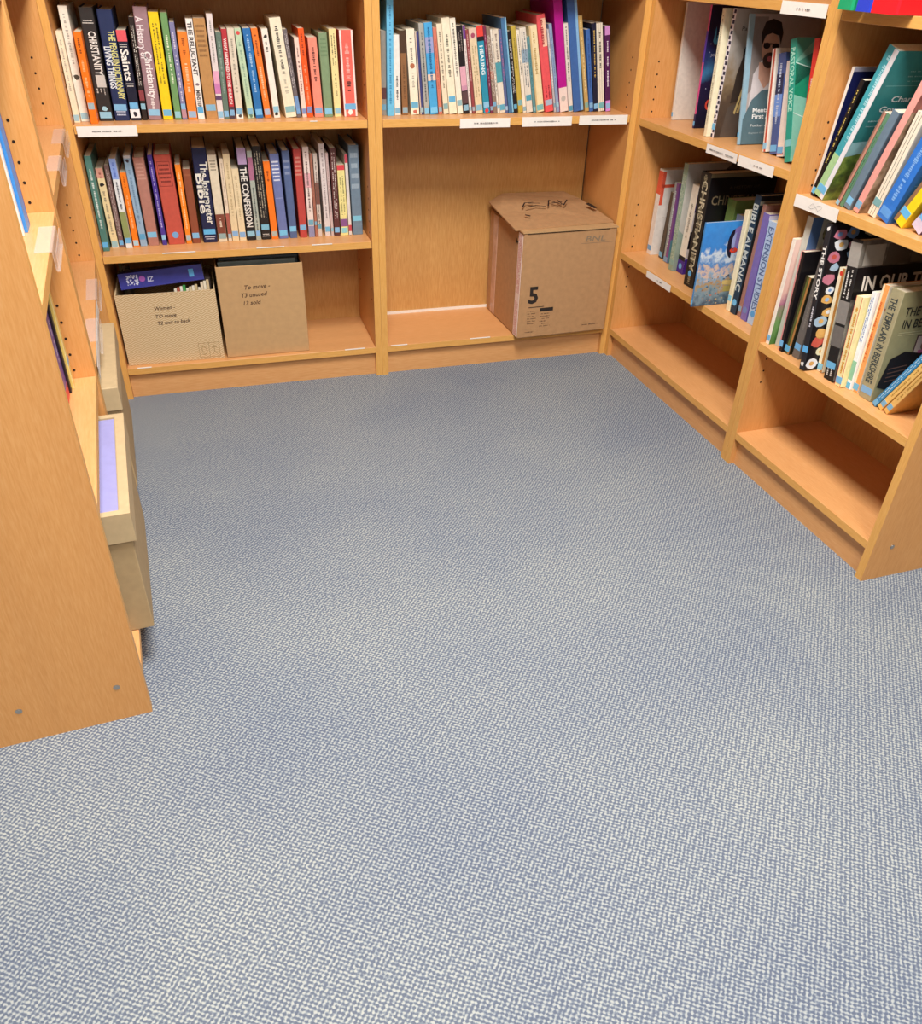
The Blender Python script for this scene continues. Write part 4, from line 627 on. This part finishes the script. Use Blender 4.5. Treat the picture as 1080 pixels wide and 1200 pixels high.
RB2 = [
  (0.0216, 0.00894, 0.26062, 5.87857, 0.03742, 0.1824, 'p', '#e6ded4', 'slim white spined book with navy cover, furthest left, near right bookcase upper shelf', [('ns',)], 'navy'),
  (0.03978, 0.0126, 0.24882, 14.13456, 0.02159, 0.1742, 'p', '#191618', 'black book with gold title leaning right, near right bookcase upper shelf', [('m', '#d0b860', 0.3, 0.92, 1), ('s', 0.05, '#62b4e4')]),
  (0.05502, 0.03233, 0.31679, 18.31153, 0.01917, 0.215, 'p', '#3fa0ac', 'large teal charity governance manual with landscape cover, near right bookcase upper shelf', [('v', '#e2e0e4', 0.6, 1.0), ('b2', '#a8cc94', 0.0, 0.3, 0.0, 0.58), ('m', '#a4dce4', 0.4, 0.95, 1), ('s', 0.06, '#6fb8e4')], 'charity'),
  (0.12452, 0.0108, 0.20193, 17.34188, 0.02321, 0.1414, 'p', '#8f6a5c', 'slim booklet with pink brown spine, near right bookcase upper shelf', [('v', '#c08a78', 0.5, 1.0), ('s', 0.02, '#8fc0d8')]),
  (0.1378, 0.01096, 0.20038, 16.94195, 0.02288, 0.1403, 'p', '#5f8a6c', 'slim green edged booklet between pink brown and grey blue ones, near right bookcase upper shelf', [('m', '#3f6a4c', 0.2, 0.9, 1), ('ns',)]),
  (0.15178, 0.02017, 0.20635, 16.57156, 0.02149, 0.1444, 'p', '#6a7f90', 'grey blue booklet of the leaning middle group, near right bookcase upper shelf', [('s', 0.08, '#7fc0ea')]),
  (0.18275, 0.0179, 0.26587, 16.85793, 0.02059, 0.1861, 'p', '#e6a096', 'pink spined book with brown stone cover, near right bookcase upper shelf', [('s', 0.06, '#7fb0d0')], 'stone'),
  (0.21629, 0.02449, 0.2093, 13.39537, 0.03, 0.1465, 'p', '#eadfca', 'cream paperback with fine dark stripes down spine, near right bookcase upper shelf', [('v', '#6c645c', 0.3, 0.34), ('v', '#6c645c', 0.62, 0.66), ('s', 0.14, '#78a8ac')]),
  (0.2472, 0.0361, 0.205, 18.17384, 0.025, 0.1435, 'p', '#2f74cc', 'bright blue book with faint line pattern, near right bookcase upper shelf', [('m', '#7fb0ea', 0.2, 0.9, 1), ('b2', '#5c9ae0', 0.04, 0.12, 0.1, 0.9), ('ns',)], 'bluelines'),
  (0.28986, 0.03, 0.19, 26.45252, 0.03, 0.133, 'p', '#efd023', 'yellow book with brown edge leaning far right, near right bookcase upper shelf', [('v', '#8c6a4c', 0.0, 0.3), ('m', '#5c5420', 0.4, 0.8, 1), ('s', 0.14, '#62b4e8')]),
  (0.33875, 0.03, 0.19, 29.35034, 0.03, 0.133, 'p', '#5f4a80', 'purple book with blue stickers at the right end, near right bookcase upper shelf', [('b', '#cfc4dc', 0.0, 0.12), ('s', 0.15, '#6fb4ea')]),
]
RB1 = [
  (0.02664, 0.01329, 0.26308, 0.32357, 0.01495, 0.1842, 'p', '#eee8dc', 'white spined plant book with pink and green cover, near right bookcase lower shelf', [('s', 0.06, '#74b4e0')], 'plant'),
  (0.044, 0.02167, 0.318, -0.38314, 0.03, 0.19, 'p', '#c8c8bc', 'tall book with round cactus picture rising behind the plant book, near right bookcase lower shelf', [], 'cactus'),
  (0.07363, 0.01502, 0.24404, -2.17115, 0.01764, 0.1708, 'p', '#d88c8c', 'black covered book with thin pink spine, near right bookcase lower shelf', [('v', '#1d191c', 0.35, 1.0), ('s', 0.08, '#74b8ea')], 'black'),
  (0.08902, 0.02035, 0.19433, 1.76829, 0.02322, 0.136, 'p', '#2a281c', 'black and olive book behind the grey one, near right bookcase lower shelf', [('v', '#5c6430', 0.35, 0.65), ('v', '#b07c44', 0.7, 1.0), ('s', 0.07, '#5fb0e0')]),
  (0.11463, 0.02452, 0.24045, 0.68401, 0.02849, 0.1683, 'p', '#6d6864', 'grey paperback beside thick black speckled book, near right bookcase lower shelf', [('m', '#85807a', 0.3, 0.9, 1), ('s', 0.12, '#74b4e8')]),
  (0.18219, 0.01919, 0.33066, -6.96751, -0.0014, 0.19, 'h', '#232227', 'thick black book with bright speckled cover, near right bookcase lower shelf', [('t', 'THE STORY', '#efece6', 0.5, 0.86, 0.42, 0.5), ('m', '#cfccd4', 0.3, 0.45, 1), ('e', '#e8e6e2', 0.04), ('e', '#efece8', 0.97), ('s', 0.15, '#5fb0ea')], 'dots'),
  (0.20222, 0.01883, 0.24183, -5.18628, 0.03406, 0.1693, 'p', '#efe4c4', 'cream spined book with orange brown edge, near right bookcase lower shelf', [('v', '#b8803c', 0.6, 1.0), ('d', '#d8402c', 0.95), ('s', 0.05, '#86c4dc')]),
  (0.24022, 0.03348, 0.31331, -6.72855, 0.023, 0.215, 'h', '#1c1a1a', 'large book titled IN OUR TIME over grey photographs, near right bookcase lower shelf', [('b', '#8a8580', 0.42, 0.58), ('b', '#6f6a66', 0.25, 0.4), ('b', '#a49e96', 0.82, 0.98), ('m', '#e4e0d8', 0.6, 0.8, 2), ('m', '#d8d4cc', 0.03, 0.12, 2), ('s', 0.11, '#6fb4e0')], 'ourtime'),
  (0.27881, 0.02169, 0.20607, -4.28928, 0.02391, 0.1443, 'p', '#f0e2a8', 'yellow and white paperback with red border, near right bookcase lower shelf', [('v', '#d23c3c', 0.0, 0.06), ('v', '#d0504c', 0.82, 0.88), ('m', '#e0a040', 0.15, 0.9, 1), ('s', 0.07, '#74b8e4')]),
  (0.30139, 0.01294, 0.22284, -2.99909, 0.03629, 0.156, 'p', '#eef0f0', 'white paperback with bold blue title, near right bookcase lower shelf', [('m', '#2c64b4', 0.5, 0.95, 2), ('b', '#8fc4a4', 0.1, 0.3), ('s', 0.04, '#62b8e0')]),
  (0.31485, 0.01821, 0.2441, -1.88371, 0.04292, 0.1709, 'p', '#f2a45c', 'orange and cream paperback left of the templar book, near right bookcase lower shelf', [('v', '#f4e4c0', 0.0, 0.3), ('m', '#e06a2c', 0.3, 0.85, 1), ('s', 0.05, '#6fb8dc')], 'cream'),
  (0.33947, 0.03773, 0.24567, -1.55058, 0.04023, 0.172, 'h', '#a39a78', 'thick khaki hardback titled THE TEMPLARS on its spine, near right bookcase lower shelf', [('t', 'THE TEMPLARS IN BERKSHIRE', '#3c4444', 0.15, 0.93, 0.4, 0.45), ('s', 0.08, '#7fb0dc')], 'templar'),
  (0.38745, 0.01362, 0.215, 28.11731, 0.035, 0.1505, 'p', '#3a86b8', 'blue paperback leaning at a steep angle, near right bookcase lower shelf', [('m', '#bfe0f0', 0.1, 0.9, 2), ('s', 0.04, '#6fb0dc')]),
  (0.40457, 0.01384, 0.215, 27.8902, 0.035, 0.1505, 'p', '#e8bc6c', 'yellow paperback leaning on the blue one, near right bookcase lower shelf', [('m', '#b4883c', 0.2, 0.9, 1), ('s', 0.08, '#78aed0')]),
  (0.42334, 0.01372, 0.215, 27.27491, 0.035, 0.1505, 'p', '#e0b468', 'tan yellow paperback, lowest of the leaning ones at the right, near right bookcase lower shelf', [('m', '#a87c34', 0.2, 0.9, 1), ('s', 0.08, '#78aed0')]),
]
def fill(key, zname, rows, group):
    for r in rows: book(key, zname, *r[:6], r[6], r[7], r[8], r[9], art=r[10] if len(r) > 10 else None, group=group)
fill('A', .7707, A2, 'books on the upper shelf of the back left bookcase')
fill('A', .4379, A1, 'books on the middle shelf of the back left bookcase')
fill('B', .7707, B2, 'books on the shelf above the big cardboard box')
fill('RA', .7654, RA2, 'books on the upper shelf of the right corner bookcase')
fill('RA', .3641, RA1, 'books on the middle shelf of the right corner bookcase')
fill('RB', .7251, RB2, 'leaning books on the upper shelf of the near right bookcase')
fill('RB', .3626, RB1, 'books on the lower shelf of the near right bookcase')
# left bookcases: spines seen almost edge-on
g = 'books on the near left bookcase'
book('C', .7608, .362, .0145, .262, 0, .0405, .18, 'p', '#e9e4e0', 'slim white book left of the bright blue one on near left bookcase', [], group=g)
book('C', .7608, .377, .006, .255, 0, .0415, .18, 'p', '#c88aa4', 'very slim pink booklet between white and blue books, near left bookcase', [], group=g)
book('C', .7608, .384, .050, .272, 0, .0365, .19, 'p', '#3f8fdc', 'bright blue book with purple edge on near left bookcase upper shelf', [('v', '#5c2a80', .9, 1.0)], group=g)
book('C', .4411, .398, .044, .255, 0, .0475, .18, 'p', '#5c3fa0', 'violet book with red foot on near left bookcase lower shelf', [('b', '#e0484c', .0, .1), ('m', '#d8d0ec', .3, .9, 1)], group=g)
book('C', .4411, .444, .016, .262, 0, .0435, .18, 'p', '#262024', 'black spiral bound booklet beside the pale yellow one, near left bookcase', [('m', '#6a6468', .02, .98, 1)], group=g)
book('C', .4411, .462, .030, .270, 0, .0395, .18, 'p', '#e8cc70', 'pale yellow book beside the side panel on near left bookcase', [('s', .2, '#8fb8cc'), ('v', '#f0e2a8', .0, .35)], group=g)

# ------------------------------------------------------------ ring binders standing out over the top right shelf
def binder(x, w, col, label, v=-.03, h=.31, d=.27):
    t = thing('ring_binder', label, 'binder', FR['RB'][0] @ Matrix.Translation((x, v, 1.0869)), 'ring binders on the top shelf at right')
    bm = bmesh.new(); b = .003
    add_prism(bm, [(0, d), (0, .004), (.004, 0), (w-.004, 0), (w, .004), (w, d), (w-b, d), (w-b, .005), (b, .005), (b, d)], 0, h)
    obj('cover', bm, mat(col, .22, .03, 40), t)
    bm = bmesh.new(); add_box(bm, b+.003, w-b-.003, .02, d-.015, .006, h-.012); obj('paper', bm, PAGE, t)
    bm = bmesh.new()
    for i in range(14):
        a = 2*PI*i/14; a2 = 2*PI*(i+1)/14
        bm.faces.new([bm.verts.new(p) for p in ((w/2+.009*math.cos(a), -.0006, .06+.009*math.sin(a)), (w/2+.009*math.cos(a2), -.0006, .06+.009*math.sin(a2)), (w/2+.0065*math.cos(a2), -.0006, .06+.0065*math.sin(a2)), (w/2+.0065*math.cos(a), -.0006, .06+.0065*math.sin(a)))])
    obj('finger_ring', bm, SCREW, t)
binder(.034, .046, '#1fa06c', 'green ring binder, first of three above the right bookcase label', v=-.028)
binder(.094, .043, '#2c44c8', 'blue ring binder between the green and red ones', v=-.034)
binder(.143, .072, '#e8202c', 'large glossy red ring binder at the top right', v=-.040)

# ------------------------------------------------------------ paper shelf labels
def shelf_label(key, x0, x1, ztop, zbot, label, seed, scribble=False, m0=.25, m1=.75):
    M, W = FR[key]
    t = thing('shelf_label', label, 'shelf label', M @ Matrix.Translation((x0, -.0006, ztop)), 'paper labels on the shelf edges')
    w = x1-x0; h = ztop-zbot; bm = bmesh.new(); n = 10; r = random.Random(seed); cl = r.uniform(.0005, .0022)
    for i in range(n):
        a, b = w*i/n, w*(i+1)/n; ya, yb = -.0012-cl*(2*i/n-1)**2, -.0012-cl*(2*(i+1)/n-1)**2
        vs = [bm.verts.new(p) for p in ((a, ya, -h), (b, yb, -h), (b, yb, 0), (a, ya, 0), (a, ya+.0005, -h), (b, yb+.0005, -h), (b, yb+.0005, 0), (a, ya+.0005, 0))]
        for f in ((0,1,2,3), (5,4,7,6), (3,2,6,7), (1,0,4,5)): bm.faces.new([vs[k] for k in f])
    obj('card', bm, mat('#f2ece4', .55, .03), t)
    bm = bmesh.new()
    if scribble:
        for k in range(30):
            a = k/29*2*PI; y = -.0012-cl-.0006
            p0 = (w*.5+.018*math.cos(a)*(1+.3*math.sin(3*a)), y, -h*.5+.006*math.sin(2*a)); a += .2
            p1 = (w*.5+.018*math.cos(a)*(1+.3*math.sin(3*a)), y, -h*.5+.006*math.sin(2*a))
            bm.faces.new([bm.verts.new(q) for q in (p0, p1, (p1[0], y, p1[2]+.0007), (p0[0], y, p0[2]+.0007))])
    else:
        marks(bm, lambda a, c, d: (a, -.0012-cl-.0003, -h*.5+d), w*m0, w*m1, 1, .0045, 0, 0, r)
    obj('printed_text', bm, mat('#6f6a6a', .7, 0), t)
shelf_label('A', .028, .173, .769, .744, 'white paper label below the black CHRISTIANITY book, back left bookcase', 1)
shelf_label('B', .245, .396, .770, .7455, 'left of three white labels above the big cardboard box', 2)
shelf_label('B', .434, .590, .771, .7455, 'middle of three white labels above the big cardboard box', 3)
shelf_label('B', .614, .771, .772, .7465, 'right of three white labels above the big cardboard box', 4)
shelf_label('RA', .587, .742, 1.092, 1.067, 'white label at the top beside the green ring binder', 5, m0=.35, m1=.65)
shelf_label('RA', .400, .540, .763, .741, 'white label below the bearded man book, joined to a second one', 6, m0=.1, m1=.9)
shelf_label('RA', .546, .690, .763, .739, 'white label below the green handbook beside middle upright', 7, m0=.35, m1=.7)
shelf_label('RA', .201, .347, .362, .342, 'small white label on the edge below the deep purple footed book', 8, m0=.4, m1=.65)
shelf_label('RB', .024, .170, .727, .700, 'white label with a scribbled leaf shape, near right bookcase', 9, True)
shelf_label('D', .02, .42, .442, .414, 'long white label on the left bookcase above the far archive box', 10, m0=.5, m1=.9)

# clear plastic label holders on the left shelves
def plastic():
    m = bpy.data.materials.new('clear_plastic'); m.use_nodes = True; b = m.node_tree.nodes['Principled BSDF']
    b.inputs['Base Color'].default_value = (.93, .86, .84, 1); b.inputs['Roughness'].default_value = .18; b.inputs['Alpha'].default_value = .2
    n = m.node_tree.nodes.new('ShaderNodeTexNoise'); n.inputs['Scale'].default_value = 40
    mr = m.node_tree.nodes.new('ShaderNodeMapRange'); mr.inputs[3].default_value = .12; mr.inputs[4].default_value = .3
    m.node_tree.links.new(n.outputs['Fac'], mr.inputs[0]); m.node_tree.links.new(mr.outputs[0], b.inputs['Roughness'])
    return m
PLAS = plastic()
def holder(key, x0, x1, z, label):
    M, W = FR[key]
    t = thing('label_holder', label, 'label holder', M @ Matrix.Translation((x0, 0, z)), 'clear plastic label holders on the left shelves')
    w = x1-x0; bm = bmesh.new()
    add_box(bm, 0, w, -.003, .022, .0004, .0014); obj('top_flap', bm, PLAS, t)
    bm = bmesh.new(); add_box(bm, 0, w, -.0042, -.0032, -.028, .0014); add_box(bm, 0, w, -.009, -.0080, -.030, -.002)
    add_box(bm, 0, w, -.0080, -.0042, -.030, -.029); obj('front_pocket', bm, PLAS, t)
holder('D', .235, .378, .7759, 'clear plastic label holder on upper shelf, left bookcase nearer the corner')
holder('D', .52, .70, .7759, 'clear plastic label holder touching the back corner, upper left shelf')
holder('C', .262, .41, .7608, 'clear plastic label holder below the bright blue book')
holder('D', .441, .595, .4366, 'far clear plastic label holder on the middle left shelf')
holder('D', .17, .310, .4366, 'near clear plastic label holder on the middle left shelf')

# ------------------------------------------------------------ cardboard boxes
KRAFT = mat('#b68c62', .8, .07, 55); KRAFT2 = mat('#c09a6c', .8, .05, 55); KRAFT_IN = mat('#8a6a4c', .9, .05, 50)
def tray(bm, x0, x1, y0, y1, z0, z1, t=.004, mi=0):
    add_box(bm, x0, x1, y0, y0+t, z0, z1, mi=mi); add_box(bm, x0, x1, y1-t, y1, z0, z1, mi=mi)
    add_box(bm, x0, x0+t, y0+t, y1-t, z0, z1, mi=mi); add_box(bm, x1-t, x1, y0+t, y1-t, z0, z1, mi=mi); add_box(bm, x0+t, x1-t, y0+t, y1-t, z0, z0+t, mi=mi)
def stroke(bm, pts, w, y, mi=0):
    for (a, b), (c, d) in zip(pts, pts[1:]):
        dx, dz = c-a, d-b; L = math.hypot(dx, dz) or 1e-6; nx, nz = -dz/L*w/2, dx/L*w/2
        bm.faces.new([bm.verts.new(p) for p in ((a+nx, y, b+nz), (a-nx, y, b-nz), (c-nx, y, d-nz), (c+nx, y, d+nz))]).material_index = mi
def hand(bm, x0, z0, words, size, y, seed):
    """loose handwriting: words as lists of pen strokes"""
    for w, gx, gz in words:
        add_text(bm, w, lambda p, q: (x0+gx+p+.22*q, y, z0+gz+q+.03*p), cap=size, bold=.00022)
INK = mat('#4a3226', .7, 0)
# herringbone patterned open box
def herring():
    m = bpy.data.materials.new('herringbone_kraft'); m.use_nodes = True; nt = m.node_tree; b = nt.nodes['Principled BSDF']; L = nt.links.new; N = nt.nodes.new
    tc = N('ShaderNodeTexCoord'); s = N('ShaderNodeSeparateXYZ'); L(tc.outputs['Object'], s.inputs[0])
    def mth(op, a, bb=None):
        n = N('ShaderNodeMath'); n.operation = op
        for i, v in enumerate((a, bb)):
            if v is None: continue
            if isinstance(v, (int, float)): n.inputs[i].default_value = v
            else: L(v, n.inputs[i])
        return n.outputs[0]
    xx = mth('PINGPONG', mth('ADD', s.outputs[0], s.outputs[1]), .0155)
    w = mth('SINE', mth('MULTIPLY', mth('ADD', s.outputs[2], mth('MULTIPLY', xx, .55)), 2*PI/.0062))
    r = N('ShaderNodeValToRGB'); r.color_ramp.elements[0].position = .25; r.color_ramp.elements[0].color = lin('#bf9c6e')
    r.color_ramp.elements[1].position = .6; r.color_ramp.elements[1].color = lin('#d9c39c')
    L(mth('MULTIPLY_ADD', w, .5), r.inputs['Fac']); nd = r.inputs['Fac'].links[0].from_node; nd.inputs[2].default_value = .5
    L(r.outputs['Color'], b.inputs['Base Color']); b.inputs['Roughness'].default_value = .75
    return m
MA = FR['A'][0]
t = thing('cardboard_box', 'open herringbone patterned cardboard box holding a thick blue book, bottom left', 'box', MA @ Matrix.Translation((.026, .024, .1)), None)
bm = bmesh.new(); tray(bm, 0, .281, 0, .235, .0005, .217); b1 = obj('box_body', bm, herring(), t)
bm = bmesh.new(); add_box(bm, .004, .277, .004, .0045, .01, .215); obj('lining', bm, KRAFT_IN, t)
bm = bmesh.new(); hand(bm, .100, .142, [('Women -', 0, .024), ('TO move', 0, 0), ('T2 unit to back', .002, -.021)], .0105, -.0004, 3); obj('handwriting', bm, INK, t)
bm = bmesh.new()
for q in ((.208, .27, .052, .0535), (.208, .27, .006, .0075), (.208, .2095, .006, .0535), (.2685, .27, .006, .0535), (.238, .2395, .006, .0535)): quad_xz(bm, *q, -.0004)
stroke(bm, [(.216, .018), (.226, .016), (.232, .024), (.230, .036), (.222, .044), (.217, .036), (.219, .026)], .0022, -.0005)
stroke(bm, [(.246, .014), (.254, .024), (.262, .014)], .002, -.0005); stroke(bm, [(.254, .024), (.254, .044)], .002, -.0005); stroke(bm, [(.246, .038), (.262, .038)], .002, -.0005)
obj('printed_symbols', bm, mat('#ab8f64', .8, 0), t)
bm = bmesh.new(); add_box(bm, .155, .163, -.0004, .0002, .211, .2135); obj('hand_hole', bm, HOLE, t)
# contents of the patterned box
t = thing('book', 'thick violet blue book lying along the top of the patterned box', 'book', MA @ Matrix.Translation((.046, .050, .3245)) @ Matrix.Rotation(math.radians(-4.0), 4, 'Y') @ Matrix.Rotation(math.radians(-14), 4, 'X'))
bm = bmesh.new(); add_box(bm, 0, .236, 0, .165, 0, .0022); add_box(bm, 0, .236, 0, .0022, .0022, .042); add_box(bm, 0, .236, 0, .165, .042, .0442); obj('cover', bm, mat('#35388c', .35, .12, 40), t)
bm = bmesh.new(); add_box(bm, .002, .234, .0025, .162, .0024, .0418); obj('page_block', bm, PAGE, t)
bm = bmesh.new(); r_ = random.Random(5)
for i in range(46):
    cx, cz, rr_ = .022+.03*r_.random()+.0, .010+.026*r_.random(), r_.uniform(.0012, .0034)
    vs = [bm.verts.new((cx+rr_*math.cos(k*PI/3), -.0004-.00001*i, cz+rr_*math.sin(k*PI/3))) for k in range(6)]; bm.faces.new(vs)
add_text(bm, 'IZ', lambda p, q: (.078+p+.15*q, -.0004, .014+q), cap=.013, bold=.0002); obj('title_lettering', bm, mat('#c8cce4', .5, 0), t)
bm = bmesh.new(); vs = [bm.verts.new((.064+.0085*math.cos(k*PI/8), -.0008, .024+.0085*math.sin(k*PI/8))) for k in range(16)]; bm.faces.new(vs); obj('flower_emblem', bm, mat('#a85ab8', .5, 0), t)
bm = bmesh.new(); add_box(bm, .196, .210, -.0006, .0001, .012, .034); obj('shelf_sticker', bm, mat('#5cace4', .45, 0), t)
t = thing('paper_bundle', 'row of upright leaflets showing pale edges inside the patterned box', 'papers', MA @ Matrix.Translation((.192, .034, .104)))
cc = ['#e8e0cc', '#b85c48', '#e8e4d8', '#3f9a4c', '#e4dcc4', '#d8c8a4', '#ece4d0', '#c8b488', '#e8dfc8', '#dcccb0', '#e6dcc4', '#d0bc94']
for i, c in enumerate(cc):
    bm = bmesh.new(); add_box(bm, .0085*i, .0085*i+.0072, .002*(i % 3), .012+.001*(i % 2), 0, .216+.012*((i*5) % 4)/4+(.012 if i > 8 else 0)); obj('leaflet', bm, mat(c, .8, .05), t)
t = thing('paper_bundle', 'loose pale papers behind the violet blue book', 'papers', MA @ Matrix.Translation((.034, .216, .104)))
for i, c in enumerate(['#b4b494', '#cfc8b8', '#8c8a7c']):
    bm = bmesh.new(); add_box(bm, (.01*i), (.01*i)+.008, 0, .032, 0, .245-.008*i); obj('sheet', bm, mat(c, .8, .05), t)
bm = bmesh.new(); add_box(bm, .235, .262, -.05, .030, 0, .205); obj('folder', bm, mat('#a08c84', .8, .1, 90), t)
# plain box
t = thing('cardboard_box', 'plain brown cardboard box with three handwritten lines, right of the patterned one', 'box', MA @ Matrix.Translation((.316, .019, .1)), None)
bm = bmesh.new(); tray(bm, 0, .253, 0, .235, .0005, .283); obj('box_body', bm, KRAFT2, t, .0012)
bm = bmesh.new(); hand(bm, .062, .176, [('To move -', .012, .036), ('T3 unused', 0, .012), ('13 sold', .006, -.012)], .0125, -.0005, 5); obj('handwriting', bm, INK, t)
t = thing('magazine_stack', 'dark grey magazines sticking out of the plain cardboard box', 'magazines', MA @ Matrix.Translation((.325, .04, .105)))
for i, (c, w, h) in enumerate([('#6f7a78', .225, .286), ('#3c4448', .23, .294), ('#8a9494', .21, .300), ('#202226', .232, .304)]):
    bm = bmesh.new(); add_box(bm, .003*i, .003*i+w, .012*i, .012*i+.009, 0, h); obj('magazine', bm, mat(c, .3, .2, 14), t)
# big removal box with lid flap
t = thing('cardboard_box', 'big brown removal box printed with a black number 5', 'box', FR['B'][0] @ Matrix.Translation((.453, -.036, .1)) @ Matrix.Rotation(math.radians(2.4), 4, 'Z'), None)
BW, BD, BH = .325, .300, .345
bm = bmesh.new(); add_box(bm, 0, BW, 0, BD, .0006, BH); obj('box_body', bm, KRAFT, t, .003)
bm = bmesh.new(); add_box(bm, -.004, BW+.002, -.002, .05, BH+.001, BH+.005); obj('inner_flap', bm, KRAFT2, t)
bm = bmesh.new()
vs = [bm.verts.new(p) for p in ((-.022, .022, BH+.009), (BW+.003, .040, BH+.010), (BW-.003, .17, BH+.020), (BW-.012, .270, BH+.028), (BW-.06, .300, BH+.046), (.04, .302, BH+.050), (-.014, .285, BH+.030), (-.020, .16, BH+.022))]
f = bm.faces.new(vs); r = bmesh.ops.extrude_face_region(bm, geom=[f]); bmesh.ops.translate(bm, verts=[v for v in r['geom'] if isinstance(v, bmesh.types.BMVert)], vec=(0, 0, -.004))
bmesh.ops.recalc_face_normals(bm, faces=bm.faces); obj('top_flap', bm, KRAFT, t)
def zf(x, y):      # height of the flap surface
    return BH+.0125+max(0, y-.03)*.155
bm = bmesh.new(); r_ = random.Random(11)
def fst(pts, w=.0045):
    for (a, b), (c, d) in zip(pts, pts[1:]):
        L = math.hypot(c-a, d-b) or 1e-6; nx, ny = -(d-b)/L*w/2, (c-a)/L*w/2
        bm.faces.new([bm.verts.new((x, y, zf(x, y)+.003)) for x, y in ((a+nx, b+ny), (a-nx, b-ny), (c-nx, d-ny), (c+nx, d+ny))])
fst([(.06, .17), (.08, .20), (.11, .20)]); fst([(.07, .165), (.11, .175), (.14, .165)]); fst([(.09, .195), (.13, .19)]); fst([(.15, .165), (.17, .21), (.2, .17)]); fst([(.17, .185), (.21, .19)])
fst([(.2, .205), (.205, .165), (.235, .205)])
obj('marker_writing', bm, mat('#2a1c18', .7, 0), t)
bm = bmesh.new(); fst([(.045, .11), (.06, .10)], .008); obj('marker_dash', bm, mat('#2a1c18', .7, 0), t)
bm = bmesh.new(); fst([(.292, .168), (.306, .128)], .016); obj('hand_hole', bm, HOLE, t)
bm = bmesh.new(); add_box(bm, .012, BW-.03, -.0022, .002, BH-.0012, BH+.0008); obj('lid_gap', bm, HOLE, t)
bm = bmesh.new()
add_text(bm, '5', lambda p, q: (.030+p, -.0006, .120+q), length=.034, cap=.053, bold=.0022)
quad_xz(bm, .074, .122, .088, .100, -.0006)
quad_xz(bm, .033, .088, .104, .1062, -.0006)
obj('number_print', bm, mat('#2a221e', .7, 0), t)
bm = bmesh.new(); r_ = random.Random(3)
for cx0, cx1 in ((.031, .062), (.076, .118)):
    for k in range(6): marks(bm, lambda a, c, d: (a, -.0006, .092-.0085*k-(.012 if cx0 > .05 else 0)+d), cx0, cx1-r_.uniform(0, .01), 1, .0042, 0, 0, r_)
marks(bm, lambda a, c, d: (a, -.0006, .020+d), .026, .056, 1, .004, 0, 0, r_)
marks(bm, lambda a, c, d: (a, -.0006, .026+d), .236, .296, 1, .0055, 0, 0, r_)
obj('small_print', bm, mat('#5f4632', .8, 0), t)
bm = bmesh.new()
add_text(bm, 'BNL', lambda p, q: (.215+p+.2*q, -.0006, .308+q), length=.07, cap=.017, bold=.0003); quad_xz(bm, .200, .31, .302, .303, -.0006); obj('pencil_writing', bm, mat('#8d7a62', .8, 0), t)
# printed tape down the two edges of the left side
TAPE = mat('#efdcd4', .3, .05, 80); TAPE_INK = mat('#c8405c', .5, 0)
for nm, y0, y1 in (('front', .006, .040), ('rear', .225, .262)):
    bm = bmesh.new(); add_box(bm, -.0012, .0002, y0, y1, .004, BH-.004)
    tp = obj('packing_tape', bm, TAPE if nm == 'front' else mat('#c9a492', .25, .15, 30), t)
    bm = bmesh.new(); r_ = random.Random(21)
    if nm == 'front':
        for k in range(3):
            z = .008
            while z < BH-.01:
                w = r_.uniform(.0016, .004); yy = y0+.008+.009*k
                if not (.12 < z < .15) and r_.random() < .85: bm.faces.new([bm.verts.new(p) for p in ((-.0015, yy-.0017, z), (-.0015, yy+.0017, z), (-.0015, yy+.0017, z+w), (-.0015, yy-.0017, z+w))])
                z += w+.0014
        obj('tape_print', bm, TAPE_INK, tp)
    else: bm.free()
bm = bmesh.new()
for a, b in (((.040, .300), (.060, .315)), ((.040, .312), (.060, .300)), ((.048, .322), (.052, .292)), ((.036, .306), (.062, .307)), ((.034, .318), (.044, .324))):
    (y0, z0), (y1, z1) = a, b; bm.faces.new([bm.verts.new(p) for p in ((-.001, y0, z0), (-.001, y1, z1), (-.001, y1, z1+.004), (-.001, y0, z0+.004))])
obj('marker_writing', bm, mat('#2a1c18', .7, 0), t)

# archive boxes with lids on the left bookcases
ARCH = mat('#b39a72', .8, .06, 60); ARCH_L = mat('#c2ab84', .8, .05, 60)
def archive(key, x0, x1, v0, label, tray_lid):
    M, W = FR[key]
    t = thing('archive_box', label, 'box', M @ Matrix.Translation((x0, v0, .1)), 'lidded archive boxes on the left')
    w = x1-x0; d = .255
    bm = bmesh.new(); add_box(bm, .005, w-.005, .006, d-.006, .0005, .235); obj('box_body', bm, ARCH, t, .0015)
    bm = bmesh.new()
    if tray_lid:
        add_box(bm, -.001, w+.001, -.001, d, .205, .2585); add_box(bm, -.001, w+.001, -.001, .016, .2585, .263); add_box(bm, -.001, w+.001, d-.020, d, .2585, .263); add_box(bm, -.001, .014, .016, d-.020, .2585, .263); add_box(bm, w-.014, w+.001, .016, d-.020, .2585, .263)
        obj('lid', bm, ARCH_L, t)
        bm = bmesh.new(); add_box(bm, .016, w-.016, .018, d-.022, .2586, .2605); obj('lilac_sheet', bm, mat('#9a98cc', .6, .04), t)
    else:
        add_box(bm, -.001, w+.001, -.001, d, .205, .262); obj('lid', bm, ARCH_L, t, .002)
    return t
archive('C', .112, .490, -.034, 'kraft archive box with lilac sheet on its lid, near left bookcase', True)
archive('D', .088, .475, -.026, 'kraft archive box with plain closed lid under the corner left shelf', False)
